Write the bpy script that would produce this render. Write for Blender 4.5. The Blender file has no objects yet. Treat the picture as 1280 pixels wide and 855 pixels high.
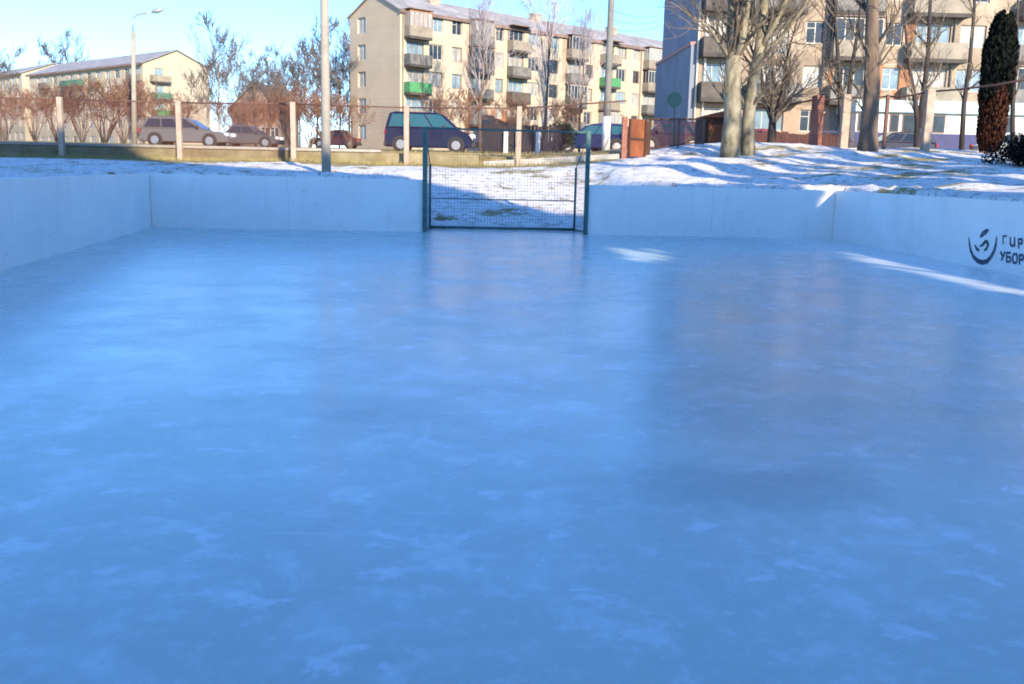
import bpy, math, random
from mathutils import Vector
R = math.radians
sc = bpy.context.scene
col = sc.collection
RNG = random.Random(7)

# ------------------------------------------------------------------ camera model (photo 1280 x 855)
F, PW, PH = 1200.0, 1280.0, 855.0
EYE = Vector((0, 0, 1.2))
PITCH = math.atan(214.5 / F)
ROLL = 0.022
cf = Vector((0, math.cos(PITCH), -math.sin(PITCH)))
_u = Vector((0, math.sin(PITCH), math.cos(PITCH))); _r = Vector((1, 0, 0))
cr = _r * math.cos(ROLL) + _u * math.sin(ROLL)
cu = _u * math.cos(ROLL) - _r * math.sin(ROLL)
def ray(px, py): return cf * F + cr * (px - PW / 2) + cu * (PH / 2 - py)
def at(px, py, Y):                       # a point at depth Y
    d = ray(px, py); return EYE + d * (Y / d.y)
def gp(px, py, z=0.0):                   # a point on the level z
    d = ray(px, py); return EYE + d * ((z - EYE.z) / d.z)
def xat(px, Y, py=190): return at(px, py, Y).x

SUN_AZ, SUN_EL = 24.0, 20.0              # azimuth measured from straight behind, towards the right
TS = Vector((math.sin(R(SUN_AZ)) * math.cos(R(SUN_EL)), -math.cos(R(SUN_AZ)) * math.cos(R(SUN_EL)), math.sin(R(SUN_EL))))

# ------------------------------------------------------------------ mesh builder
class MB:
    def __init__(s): s.v = []; s.f = []; s.m = []; s.sm = []
    def poly(s, pts, m=0, sm=False):
        b = len(s.v); s.v += [tuple(p) for p in pts]; s.f.append(tuple(range(b, b + len(pts)))); s.m.append(m); s.sm.append(sm)
    def faces(s, vs, fs, m=0, sm=False):
        b = len(s.v); s.v += [tuple(p) for p in vs]
        for f in fs: s.f.append(tuple(b + i for i in f)); s.m.append(m); s.sm.append(sm)
    def obox(s, O, ax, ay, az, m=0):     # box from a corner and three edge vectors
        O = Vector(O); ax = Vector(ax); ay = Vector(ay); az = Vector(az)
        if ax.cross(ay).dot(az) < 0: O = O + az; az = -az
        vs = [O, O + ax, O + ax + ay, O + ay]; vs += [p + az for p in vs]
        s.faces(vs, [(0, 3, 2, 1), (4, 5, 6, 7), (0, 1, 5, 4), (1, 2, 6, 5), (2, 3, 7, 6), (3, 0, 4, 7)], m)
    def box(s, x0, x1, y0, y1, z0, z1, m=0): s.obox((x0, y0, z0), (x1 - x0, 0, 0), (0, y1 - y0, 0), (0, 0, z1 - z0), m)
    def tube(s, pts, rad, n=6, m=0, cap=True):
        pts = [Vector(p) for p in pts]; k = len(pts)
        if not hasattr(rad, '__len__'): rad = [rad] * k
        b = len(s.v); a = None
        for i, p in enumerate(pts):
            d = (pts[min(i + 1, k - 1)] - pts[max(i - 1, 0)])
            d = d.normalized() if d.length > 1e-9 else Vector((0, 0, 1))
            if a is None:
                a = d.orthogonal().normalized()
            else:
                a = a - d * a.dot(d)
                a = a.normalized() if a.length > 1e-6 else d.orthogonal().normalized()
            c = d.cross(a)
            for j in range(n):
                t = 2 * math.pi * j / n
                s.v.append(tuple(p + (a * math.cos(t) + c * math.sin(t)) * rad[i]))
        for i in range(k - 1):
            for j in range(n):
                q = (j + 1) % n
                s.f.append((b + i * n + j, b + i * n + q, b + (i + 1) * n + q, b + (i + 1) * n + j)); s.m.append(m); s.sm.append(n > 4)
        if cap and n > 3:
            s.f.append(tuple(b + j for j in reversed(range(n)))); s.m.append(m); s.sm.append(False)
            s.f.append(tuple(b + (k - 1) * n + j for j in range(n))); s.m.append(m); s.sm.append(False)
    def prism(s, prof, O, ax, az, ay, m=0):   # profile (a,b) in the plane (ax,az), extruded along ay
        O = Vector(O); ax = Vector(ax); ay = Vector(ay); az = Vector(az)
        A = [O + ax * p[0] + az * p[1] for p in prof]; n = len(A)
        B = [p + ay for p in A]
        s.faces(A + B, [tuple(range(n)), tuple(reversed(range(n, 2 * n)))] + [(i, i + n, (i + 1) % n + n, (i + 1) % n) for i in range(n)], m)
    def build(s, name, mats, parent=None, origin=None, fix=True):
        me = bpy.data.meshes.new(name)
        if origin is None: origin = root_of(parent).location if parent is not None else Vector((0, 0, 0))
        o_ = Vector(origin)
        me.from_pydata([(x - o_.x, y - o_.y, z - o_.z) for x, y, z in s.v], [], s.f)
        if not isinstance(mats, (list, tuple)): mats = [mats]
        for mt in mats: me.materials.append(mt)
        if len(mats) > 1: me.polygons.foreach_set('material_index', s.m)
        me.polygons.foreach_set('use_smooth', s.sm)
        if fix and len(s.f) < 60000:
            import bmesh
            bm = bmesh.new(); bm.from_mesh(me); bmesh.ops.recalc_face_normals(bm, faces=bm.faces); bm.to_mesh(me); bm.free()
        me.update()
        ob = bpy.data.objects.new(name, me); col.objects.link(ob)
        if parent is not None: ob.parent = parent
        else: ob.location = o_
        return ob
def root_of(o):
    while o.parent is not None: o = o.parent
    return o
def bevel(ob, w=0.03, seg=2):
    md = ob.modifiers.new('bevel', 'BEVEL'); md.width = w; md.segments = seg; md.limit_method = 'ANGLE'; md.angle_limit = R(35)
    return ob
def tag(o, label, cat, group=None, kind=None):
    if label: o['label'] = label
    if cat: o['category'] = cat
    if group: o['group'] = group
    if kind: o['kind'] = kind
    return o
def thing(name, label, cat, loc=(0, 0, 0), group=None):
    o = bpy.data.objects.new(name, None); col.objects.link(o); o.location = Vector(loc); o.empty_display_size = .2
    return tag(o, label, cat, group)
def dup(o, label=None, parent=None):
    c = o.copy(); col.objects.link(c); c.parent = parent
    if parent is not None: c.matrix_parent_inverse = o.matrix_parent_inverse.copy()
    if label: c['label'] = label
    for ch in list(o.children): dup(ch, None, c)
    return c

# ------------------------------------------------------------------ materials
def mat(name, c, rough=.8, var=.0, scale=6., metal=0., spec=.5, bump=0., c2=None, detail=6., stretch=None):
    m = bpy.data.materials.new(name); m.use_nodes = True
    N = m.node_tree.nodes; L = m.node_tree.links; b = N['Principled BSDF']
    b.inputs['Roughness'].default_value = rough; b.inputs['Metallic'].default_value = metal
    b.inputs['Specular IOR Level'].default_value = spec
    b.inputs['Base Color'].default_value = (*c, 1)
    if var or c2 or bump:
        tc = N.new('ShaderNodeTexCoord'); no = N.new('ShaderNodeTexNoise')
        no.inputs['Scale'].default_value = scale; no.inputs['Detail'].default_value = detail; no.inputs['Roughness'].default_value = .65
        if stretch:
            mp = N.new('ShaderNodeMapping'); mp.inputs['Scale'].default_value = stretch
            L.new(tc.outputs['Object'], mp.inputs['Vector']); L.new(mp.outputs[0], no.inputs['Vector'])
        else: L.new(tc.outputs['Object'], no.inputs['Vector'])
        rp = N.new('ShaderNodeValToRGB'); rp.color_ramp.elements[0].position = .32; rp.color_ramp.elements[1].position = .68
        lo = tuple(x * (1 - var) for x in c); hi = c2 if c2 else tuple(min(1, x * (1 + var)) for x in c)
        rp.color_ramp.elements[0].color = (*lo, 1); rp.color_ramp.elements[1].color = (*hi, 1)
        L.new(no.outputs['Fac'], rp.inputs['Fac']); L.new(rp.outputs['Color'], b.inputs['Base Color'])
        if bump:
            bp = N.new('ShaderNodeBump'); bp.inputs['Strength'].default_value = bump; bp.inputs['Distance'].default_value = .03
            L.new(no.outputs['Fac'], bp.inputs['Height']); L.new(bp.outputs['Normal'], b.inputs['Normal'])
    return m
def brick(name, c1, c2, mortar, sc_=1.0, var=.25):
    m = bpy.data.materials.new(name); m.use_nodes = True
    N = m.node_tree.nodes; L = m.node_tree.links; b = N['Principled BSDF']; b.inputs['Roughness'].default_value = .9
    b.inputs['Specular IOR Level'].default_value = .2
    g = N.new('ShaderNodeNewGeometry'); tc = N.new('ShaderNodeTexCoord')
    sp = N.new('ShaderNodeSeparateXYZ'); L.new(tc.outputs['Object'], sp.inputs[0])
    ad = N.new('ShaderNodeMath'); ad.operation = 'ADD'; L.new(sp.outputs[0], ad.inputs[0]); L.new(sp.outputs[1], ad.inputs[1])
    cb = N.new('ShaderNodeCombineXYZ'); L.new(ad.outputs[0], cb.inputs[0]); L.new(sp.outputs[2], cb.inputs[1])
    br = N.new('ShaderNodeTexBrick'); L.new(cb.outputs[0], br.inputs['Vector']); br.inputs['Scale'].default_value = sc_
    br.inputs['Brick Width'].default_value = .5; br.inputs['Row Height'].default_value = .16; br.inputs['Mortar Size'].default_value = .012
    br.inputs['Color1'].default_value = (*c1, 1); br.inputs['Color2'].default_value = (*c2, 1); br.inputs['Mortar'].default_value = (*mortar, 1)
    no = N.new('ShaderNodeTexNoise'); no.inputs['Scale'].default_value = .35; no.inputs['Detail'].default_value = 7; L.new(tc.outputs['Object'], no.inputs['Vector'])
    mr = N.new('ShaderNodeMapRange'); mr.inputs[1].default_value = .3; mr.inputs[2].default_value = .7; mr.inputs[3].default_value = 1 - var; mr.inputs[4].default_value = 1 + var * .5
    L.new(no.outputs['Fac'], mr.inputs[0])
    mx = N.new('ShaderNodeMixRGB'); mx.blend_type = 'MULTIPLY'; mx.inputs[0].default_value = 1
    L.new(br.outputs['Color'], mx.inputs[1]); L.new(mr.outputs[0], mx.inputs[2]); L.new(mx.outputs[0], b.inputs['Base Color'])
    return m

M = {}
M['board'] = mat('white_board', (.88, .84, .80), .5, .06, 1.1, c2=(.92, .88, .84), detail=8)
M['cap'] = mat('board_cap', (.7, .7, .68), .5)
M['joint'] = mat('board_post', (.30, .31, .31), .6)
M['ink'] = mat('dark_paint', (.014, .02, .045), .7, .2, 14, c2=(.12, .14, .19))
M['ink_green'] = mat('green_paint', (.012, .06, .05), .6, .3, 30)
M['ink_purple'] = mat('violet_paint', (.05, .02, .12), .6, .3, 30)
M['goal'] = mat('teal_enamel', (.04, .12, .11), .45, .25, 9, c2=(.07, .18, .16))
M['wire'] = mat('goal_wire', (.06, .12, .13), .5, metal=.3)
M['rust_wire'] = mat('rusty_wire', (.15, .058, .042), .8, .3, 2)
M['rail'] = mat('rail_paint', (.13, .065, .05), .7, .3, 4)
M['fpost'] = mat('fence_concrete', (.40, .31, .245), .9, .2, 5)
M['plinth'] = mat('plinth', (.42, .40, .37), .9, .2, 3)
M['concrete'] = mat('pole_concrete', (.35, .32, .265), .9, .18, 2.2, bump=.2)
M['polegrey'] = mat('pole_grey', (.20, .20, .19), .85, .25, 2)
M['white'] = mat('white_paint', (.78, .77, .74), .6, .08, 4)
M['lampgrey'] = mat('lamp_metal', (.45, .46, .46), .45, metal=.6)
M['bark_pale'] = mat('bark_pale', (.24, .20, .13), .95, .62, 3.2, bump=1.0, c2=(.36, .33, .23), stretch=(1.6, 1.6, .7))
M['bark'] = mat('bark_brown', (.15, .11, .08), .95, .4, 4, bump=.9, stretch=(1, 1, .3))
M['bark_dark'] = mat('bark_dark', (.05, .042, .04), .95, .4, 4, bump=.8, stretch=(1, 1, .3))
M['twig'] = mat('twig', (.20, .155, .115), .9, .3, 2)
M['twig_pale'] = mat('twig_pale', (.13, .105, .075), .9, .3, 2)
M['twig_far'] = mat('twig_far', (.13, .115, .115), .9, .2, 1)
M['twig_violet'] = mat('twig_violet', (.40, .35, .36), .9, .2, 1)
M['twig_red'] = mat('twig_red', (.17, .09, .06), .9, .3, 1)
M['bark_birch'] = mat('bark_birch', (.6, .58, .54), .8, .5, 3)
M['thuja'] = mat('thuja_green', (.010, .012, .010), .95, .4, 3, spec=.1)
M['thuja_brown'] = mat('thuja_brown', (.055, .022, .014), .95, .4, 3, spec=.1)
M['leaf_dark'] = mat('evergreen', (.02, .035, .02), .9, .4, 3, spec=.2)
M['asphalt'] = mat('asphalt', (.055, .055, .06), .85, .3, 3)
M['lichen'] = mat('lichen_concrete', (0.32, 0.272, 0.136), .95, .3, 2.2, c2=(0.416, 0.376, 0.24), bump=.4)
M['kerb'] = mat('kerb_stone', (.55, .52, .47), .9, .15, 5)
M['cream'] = mat('cream_plaster', (.47, .41, .315), .9, .10, .5)
M['beige'] = brick('beige_brick', (.50, .41, .31), (.54, .44, .32), (.50, .42, .32), 1.0, .12)
M['tan_brick'] = brick('tan_brick', (.33, .265, .205), (.39, .315, .235), (0.346, 0.281, 0.209), 1.0, .42)
M['orange'] = brick('orange_brick', (0.36, 0.15, 0.075), (0.405, 0.188, 0.0975), (0.315, 0.195, 0.135), 1.0, .2)
M['pale_yellow'] = mat('pale_yellow_plaster', (0.449, 0.394, 0.299), .9, .08, .4)
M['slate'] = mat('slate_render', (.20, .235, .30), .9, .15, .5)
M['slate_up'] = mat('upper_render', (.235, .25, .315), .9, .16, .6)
M['coping'] = mat('pink_coping', (.38, .22, .20), .8)
M['roof'] = mat('roof_sheet', (.30, .28, .275), .8, .25, .6, c2=(.44, .42, .42))
M['roof_dark'] = mat('roof_dark', (.20, .14, .12), .8, .3, 1)
M['chimney'] = mat('chimney_brick', (.40, .31, .25), .9, .2, 3)
M['frame'] = mat('window_frame', (0.496, 0.48, 0.44), .6)
M['frame_dark'] = mat('old_frame', (.22, .15, .11), .7)
M['glass'] = mat('dark_glass', (.030, .036, .045), .12, .6, .8)
M['glass_blue'] = mat('sky_glass', (.20, .28, .34), .10, .4, .8)
M['curtain'] = mat('curtained_glass', (0.32, 0.32, 0.304), .25, .35, 2.2, stretch=(3, 3, .5))
M['slab'] = mat('balcony_slab', (.075, .065, .06), .9, .2, 2)
M['panel'] = mat('balcony_panel', (.27, .24, .19), .85, .25, 1.2)
M['panel_grey'] = mat('balcony_grey', (.17, .165, .155), .85, .3, 1.5)
M['panel_green'] = mat('balcony_green', (.07, .26, .11), .7, .15, 3)
M['panel_teal'] = mat('balcony_teal', (.03, .22, .16), .7, .2, 3)
M['panel_wood'] = mat('balcony_wood', (0.336, 0.16, 0.08), .8, .35, 2.5, stretch=(6, 6, .4))
M['panel_dark'] = mat('balcony_dark', (.10, .085, .075), .85, .3, 2)
M['peach'] = mat('peach_plaster', (.39, .295, .22), .9, .1, 1)
M['plinth_w'] = mat('building_plinth', (.30, .26, .23), .9, .2, 1)
M['pipe'] = mat('drainpipe', (.70, .68, .64), .5)
M['pipe_dark'] = mat('old_drainpipe', (.22, .2, .18), .6)
M['pav_white'] = mat('pavilion_white', (0.697, 0.697, 0.697), .5, .04, 2)
M['pav_cyan'] = mat('pavilion_cyan', (.38, .60, .66), .4, .15, 1)
M['pav_blue'] = mat('pavilion_blue', (.018, .024, .12), .6, .25, 2)
M['pink'] = mat('pink_plaster', (.30, .20, .165), .9, .15, .6)
M['tyre'] = mat('tyre', (.02, .02, .02), .85)
M['rim'] = mat('wheel_rim', (.4, .4, .42), .35, metal=.7)
M['lamp_clear'] = mat('headlight_lens', (.85, .86, .88), .12)
M['lamp_red'] = mat('tail_lens', (.35, .02, .02), .2)
M['carglass'] = mat('car_glass', (.02, .03, .045), .08)
M['carglass_teal'] = mat('car_glass_teal', (.02, .10, .13), .08)
M['trim'] = mat('black_trim', (.025, .025, .028), .6)
M['rust'] = mat('rust_metal', (0.208, 0.06, 0.024), .8, .4, 2.2, c2=(0.288, 0.096, 0.04))
M['rust_dark'] = mat('rust_dark', (.07, .03, .02), .85, .3, 3)
M['sign_back'] = mat('sign_back', (.012, .04, .06), .95, .1, 4, spec=.05)
M['redbrick'] = brick('red_brick', (.28, .10, .07), (.34, .14, .10), (.30, .22, .18), 2.0, .25)
M['maroon'] = mat('maroon_boards', (.085, .035, .032), .9, .35, 2.5, stretch=(5, 5, .3))
M['boards'] = mat('dark_boards', (.014, .014, .02), .8, .4, 2.5, stretch=(5, 5, .3))
M['cable'] = mat('cable', (.03, .03, .035), .6)
M['blade'] = mat('dry_blade', (.36, .30, .12), .9, .3, .8, c2=(.42, .36, .17))

def scuff(m):
    N = m.node_tree.nodes; L = m.node_tree.links; b = N['Principled BSDF']; src = b.inputs['Base Color'].links[0].from_socket
    tc = N.new('ShaderNodeTexCoord'); out = src
    for st, sc_, lo, hi, k, c in (((1, 1, 3.5), 5., .66, .74, .38, (.30, .31, .30)), ((.9, .9, 1.), 13., .68, .76, .4, (.22, .24, .24)), ((3, 3, .35), 2.2, .56, .8, .22, (.50, .52, .46))):
        mp = N.new('ShaderNodeMapping'); mp.inputs['Scale'].default_value = st; L.new(tc.outputs['Object'], mp.inputs[0])
        n = N.new('ShaderNodeTexNoise'); n.inputs['Scale'].default_value = sc_; n.inputs['Detail'].default_value = 4; L.new(mp.outputs[0], n.inputs['Vector'])
        r = N.new('ShaderNodeMapRange'); r.inputs[1].default_value = lo; r.inputs[2].default_value = hi; r.inputs[4].default_value = k; L.new(n.outputs['Fac'], r.inputs[0])
        x = N.new('ShaderNodeMixRGB'); x.inputs[2].default_value = (*c, 1); L.new(r.outputs[0], x.inputs[0]); L.new(out, x.inputs[1]); out = x.outputs[0]
    L.new(out, b.inputs['Base Color'])
scuff(M['board'])
# ice ----------------------------------------------------------------
def ice_mat():
    m = bpy.data.materials.new('ice'); m.use_nodes = True
    N = m.node_tree.nodes; L = m.node_tree.links; b = N['Principled BSDF']
    tc = N.new('ShaderNodeTexCoord')
    def noise(scale, detail=6, rough=.6, stretch=None, dist=0.):
        n = N.new('ShaderNodeTexNoise'); n.inputs['Scale'].default_value = scale; n.inputs['Detail'].default_value = detail
        n.inputs['Roughness'].default_value = rough; n.inputs['Distortion'].default_value = dist
        if stretch:
            mp = N.new('ShaderNodeMapping'); mp.inputs['Scale'].default_value = stretch; L.new(tc.outputs['Object'], mp.inputs[0]); L.new(mp.outputs[0], n.inputs['Vector'])
        else: L.new(tc.outputs['Object'], n.inputs['Vector'])
        return n.outputs['Fac']
    def rng(x, a, b_, c=0., d=1., smooth=True):
        r = N.new('ShaderNodeMapRange'); r.interpolation_type = 'SMOOTHSTEP' if smooth else 'LINEAR'
        for i, vv in enumerate((a, b_, c, d)): r.inputs[i + 1].default_value = vv
        L.new(x, r.inputs[0]); return r.outputs[0]
    def mix(fac, a, b_, mode='MIX'):
        x = N.new('ShaderNodeMixRGB'); x.blend_type = mode
        for k, vv in enumerate((fac, a, b_)):
            if hasattr(vv, 'links') or hasattr(vv, 'is_linked'): L.new(vv, x.inputs[k])
            elif isinstance(vv, tuple): x.inputs[k].default_value = (*vv, 1)
            else: x.inputs[k].default_value = vv
        return x.outputs[0]
    base = mix(rng(noise(.35, 5), .3, .7), (.44, .55, .53), (.51, .62, .585))
    # milky frost veils and small frosty patches
    base = mix(rng(noise(1.7, 9, .7, None, .6), .47, .76, 0, .6), base, (.62, .76, .78))
    spots = rng(noise(3.6, 6, .62, (1.0, 1.25, 1), .3), .585, .66, 0, .75)
    base = mix(spots, base, (.72, .78, .83))
    spots2 = rng(noise(2.4, 9, .72, (1.1, 1, 1), .2), .50, .64, 0, .6)
    base = mix(spots2, base, (.70, .80, .82))
    fine = rng(noise(11, 6, .75), .50, .70, 0, .45)
    base = mix(fine, base, (.75, .8, .84))
    scr = rng(noise(7, 4, .6, (.15, 2.2, 1), .2), .60, .70, 0, .25)
    base = mix(scr, base, (.72, .78, .84))
    # clear dark ice: two named patches and a broad one
    def patch(cx, cy, rx, ry):
        mp = N.new('ShaderNodeMapping'); mp.inputs['Location'].default_value = (-cx / rx, -cy / ry, 0); mp.inputs['Scale'].default_value = (1 / rx, 1 / ry, 0)
        L.new(tc.outputs['Object'], mp.inputs[0])
        ad = N.new('ShaderNodeVectorMath'); ad.operation = 'LENGTH'; L.new(mp.outputs[0], ad.inputs[0])
        nz = noise(1.3, 4); s_ = N.new('ShaderNodeMath'); s_.operation = 'MULTIPLY_ADD'; L.new(nz, s_.inputs[0]); s_.inputs[1].default_value = 2.4; s_.inputs[2].default_value = -1.2
        t = N.new('ShaderNodeMath'); t.operation = 'ADD'; L.new(ad.outputs['Value'], t.inputs[0]); L.new(s_.outputs[0], t.inputs[1])
        return rng(t.outputs[0], .1, 1.2, 1, 0)
    for p, k in PATCHES:
        ml = N.new('ShaderNodeMath'); ml.operation = 'MULTIPLY'; L.new(patch(*p), ml.inputs[0]); ml.inputs[1].default_value = k
        base = mix(ml.outputs[0], base, (.20, .31, .32))
    # scraped snow dust along the right board, painted whiter to brighten the sun strip
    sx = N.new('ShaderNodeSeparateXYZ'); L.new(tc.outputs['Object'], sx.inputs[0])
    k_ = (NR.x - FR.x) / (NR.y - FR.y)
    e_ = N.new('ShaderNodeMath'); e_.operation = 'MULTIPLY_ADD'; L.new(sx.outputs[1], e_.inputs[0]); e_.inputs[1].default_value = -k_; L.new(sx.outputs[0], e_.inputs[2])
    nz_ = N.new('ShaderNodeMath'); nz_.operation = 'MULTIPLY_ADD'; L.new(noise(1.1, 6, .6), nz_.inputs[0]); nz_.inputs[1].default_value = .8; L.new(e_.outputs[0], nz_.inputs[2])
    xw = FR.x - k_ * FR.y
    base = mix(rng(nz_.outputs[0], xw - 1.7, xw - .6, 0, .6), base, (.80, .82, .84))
    L.new(base, b.inputs['Base Color'])
    L.new(rng(noise(.9, 7, .65), .3, .7, .20, .31), b.inputs['Roughness'])
    b.inputs['IOR'].default_value = 1.31
    bp = N.new('ShaderNodeBump'); bp.inputs['Strength'].default_value = .08; bp.inputs['Distance'].default_value = .01
    L.new(noise(3, 6, .6, (.5, 1.6, 1)), bp.inputs['Height']); L.new(bp.outputs[0], b.inputs['Normal'])
    return m
pc1 = gp(925, 612); pc2 = gp(390, 505); pc3 = gp(1090, 520)
PATCHES = [((pc1.x, pc1.y, .75, .42), .5), ((pc2.x, pc2.y, 1.0, .40), .5), ((pc3.x, pc3.y, 1.6, 1.3), .28)]

# ground: snow, thin grass, dry verge --------------------------------
def ground_mat():
    m = bpy.data.materials.new('ground'); m.use_nodes = True
    N = m.node_tree.nodes; L = m.node_tree.links; b = N['Principled BSDF']; b.inputs['Roughness'].default_value = .85
    b.inputs['Specular IOR Level'].default_value = .2
    tc = N.new('ShaderNodeTexCoord'); sp = N.new('ShaderNodeSeparateXYZ'); L.new(tc.outputs['Object'], sp.inputs[0])
    at_ = N.new('ShaderNodeAttribute'); at_.attribute_name = 'bare'
    def noise(scale, detail, rough, st=(1, 1, 1)):
        mp = N.new('ShaderNodeMapping'); mp.inputs['Scale'].default_value = st; L.new(tc.outputs['Object'], mp.inputs[0])
        n = N.new('ShaderNodeTexNoise'); n.inputs['Scale'].default_value = scale; n.inputs['Detail'].default_value = detail; n.inputs['Roughness'].default_value = rough
        L.new(mp.outputs[0], n.inputs['Vector']); return n.outputs['Fac']
    def ramp(x, stops):
        r = N.new('ShaderNodeValToRGB'); e = r.color_ramp.elements
        e[0].position, e[0].color = stops[0][0], (*stops[0][1], 1); e[1].position, e[1].color = stops[-1][0], (*stops[-1][1], 1)
        for p, c in stops[1:-1]: q = e.new(p); q.color = (*c, 1)
        L.new(x, r.inputs[0]); return r.outputs[0]
    grass = ramp(noise(2.2, 8, .7), [(.3, (.13, .10, .045)), (.5, (.30, .25, .11)), (.72, (.42, .36, .20))])
    snow = ramp(noise(2.3, 9, .75), [(.3, (.58, .57, .55)), (.5, (.76, .75, .74)), (.7, (.85, .84, .82))])
    n1 = noise(1.5, 10, .75); n2 = noise(.45, 4, .6)
    s1 = N.new('ShaderNodeMath'); s1.operation = 'MULTIPLY_ADD'; L.new(n2, s1.inputs[0]); s1.inputs[1].default_value = .55; L.new(n1, s1.inputs[2])
    s2 = N.new('ShaderNodeMath'); s2.operation = 'ADD'; L.new(s1.outputs[0], s2.inputs[0]); L.new(at_.outputs['Fac'], s2.inputs[1])
    mr = N.new('ShaderNodeMapRange'); mr.interpolation_type = 'SMOOTHSTEP'; mr.inputs[1].default_value = .90; mr.inputs[2].default_value = 1.0; L.new(s2.outputs[0], mr.inputs[0])
    sk = N.new('ShaderNodeMapRange'); sk.inputs[1].default_value = .53; sk.inputs[2].default_value = .60; sk.inputs[4].default_value = .75; L.new(noise(6.5, 7, .75), sk.inputs[0])
    sm = N.new('ShaderNodeMixRGB'); sm.inputs[2].default_value = (.22, .19, .13, 1); L.new(sk.outputs[0], sm.inputs[0]); L.new(snow, sm.inputs[1]); snow = sm.outputs[0]
    mx = N.new('ShaderNodeMixRGB'); L.new(mr.outputs[0], mx.inputs[0]); L.new(snow, mx.inputs[1]); L.new(grass, mx.inputs[2])
    L.new(mx.outputs[0], b.inputs['Base Color'])
    bp = N.new('ShaderNodeBump'); bp.inputs['Strength'].default_value = .5; bp.inputs['Distance'].default_value = .06
    L.new(noise(4.5, 8, .7), bp.inputs['Height']); L.new(bp.outputs[0], b.inputs['Normal'])
    return m
M['ground'] = ground_mat()

# ------------------------------------------------------------------ rink geometry
BH = .95
FL = gp(190, 284); FR = gp(1040, 298.5)
LW = gp(0, 339); RW = gp(1280, 345)
def extend(a, b, y):                      # the line a->b carried on to depth y
    t = (y - a.y) / (b.y - a.y); return a + (b - a) * t
NL = extend(FL, LW, -3.2); NR = extend(FR, RW, -3.2)
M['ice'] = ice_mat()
GL = gp(531, 288.0); GR = gp(732, 291.5)
def onfar(x):
    t = (x - FL.x) / (FR.x - FL.x); return FL + (FR - FL) * t
GL = onfar(GL.x); GR = onfar(GR.x)
POLY = [FL, FR, NR, NL]
def outd(x, y):                           # signed distance outside the rink
    d = -1e9
    for i in range(4):
        a = POLY[i]; b = POLY[(i + 1) % 4]
        e = (b - a); n = Vector((-e.y, e.x)); n.normalize()
        c = Vector((sum(p.x for p in POLY) / 4 - a.x, sum(p.y for p in POLY) / 4 - a.y))
        if n.dot(c) > 0: n = -n
        d = max(d, n.x * (x - a.x) + n.y * (y - a.y))
    return d
def sst(a, b, x):
    t = max(0., min(1., (x - a) / (b - a))); return t * t * (3 - 2 * t)
def lerp_tab(tab, x):
    if x <= tab[0][0]: return tab[0][1]
    for (a, va), (b, vb) in zip(tab, tab[1:]):
        if x <= b: return va + (vb - va) * (x - a) / (b - a)
    return tab[-1][1]
TL = [(-60, .9), (18.5, .98), (24, 1.02), (28, 1.24), (29.42, 1.33), (29.6, 1.60), (36, 1.74), (38, 1.82), (41, 1.90), (49.5, 2.0), (60, 2.2), (90, 2.9), (170, 3.6), (320, 4.2), (900, 5)]
TR = [(-60, .92), (12, .92), (19, .94), (22, 1.08), (25, 1.42), (28, 1.83), (31, 2.12), (34, 2.2), (38, 2.12), (41, 2.05), (49.5, 2.15), (60, 2.5), (90, 2.9), (170, 3.6), (320, 4.2), (900, 5)]
from mathutils import noise as mnoise
def base_h(x, y):
    k = sst(-1.0, 7.5, x)
    h = lerp_tab(TL, y) * (1 - k) + lerp_tab(TR, y) * k
    if x > 6.5 and y < 31: h += min(.55, .09 * (x - 6.5)) * (1 - sst(20, 31, y))
    return h
GX = (GL.x + GR.x) / 2
def H(x, y):
    h = base_h(x, y)
    d = outd(x, y)
    near = 1 - sst(30, 40, y)
    if near > 0:
        w = sst(.2, 2.0, d) * near
        right = .35 + .65 * sst(-3, 6, x)
        h += w * right * (.16 * mnoise.noise(Vector((x * .33, y * .5, 1.7))) + .07 * mnoise.noise(Vector((x * .9, y * .9, 5.))))
        h += w * .022 * mnoise.noise(Vector((x * 3.1, y * 3.1, 9.)))
    if 0 < d < 1.2 and y > 15: h += sst(.15, .35, d) * (1 - sst(.6, 1.2, d)) * (.05 + .10 * mnoise.noise(Vector((x * 1.6, y * 1.6, 2.))) + .06 * mnoise.noise(Vector((x * 5, y * 5, 2.))))
    # slope up from the gap behind the goal
    if y > 17.5 and y < 27:
        gapw = 1 - sst(1.9, 2.9, abs(x - GX))
        if gapw > 0:
            y0 = onfar(x).y + .45
            ramp = -.05 + max(0, (y - y0)) * .175 + .03 * mnoise.noise(Vector((x * 1.2, y * 1.2, 3.))) * sst(0, 1, y - y0)
            h = h * (1 - gapw) + min(h, ramp) * gapw
            if d < .5: return h if abs(x - GX) < (GR.x - GL.x) / 2 - .05 and d > .02 else (-.35 if d < .3 else h)
    if d < .13: return -.35
    if d < .3: return -.35 + (h + .35) * sst(.13, .3, d)
    return h
def knots(spec):
    out = []
    for a, b, st in spec:
        n = max(1, round((b - a) / st)); out += [a + (b - a) * i / n for i in range(n)]
    out.append(spec[-1][1]); return out
xs = knots([(-900, -200, 100), (-200, -60, 20), (-60, -20, 4), (-20, -9, .5), (-9, 9, .14), (9, 17, .25), (17, 30, 1), (30, 60, 5), (60, 200, 20), (200, 900, 100)])
ys = knots([(-300, -60, 40), (-60, -10, 10), (-10, 16, .5), (16, 31, .14), (31, 50, .5), (50, 100, 4), (100, 300, 25), (300, 1500, 150)])
g = MB(); bare = []
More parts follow.
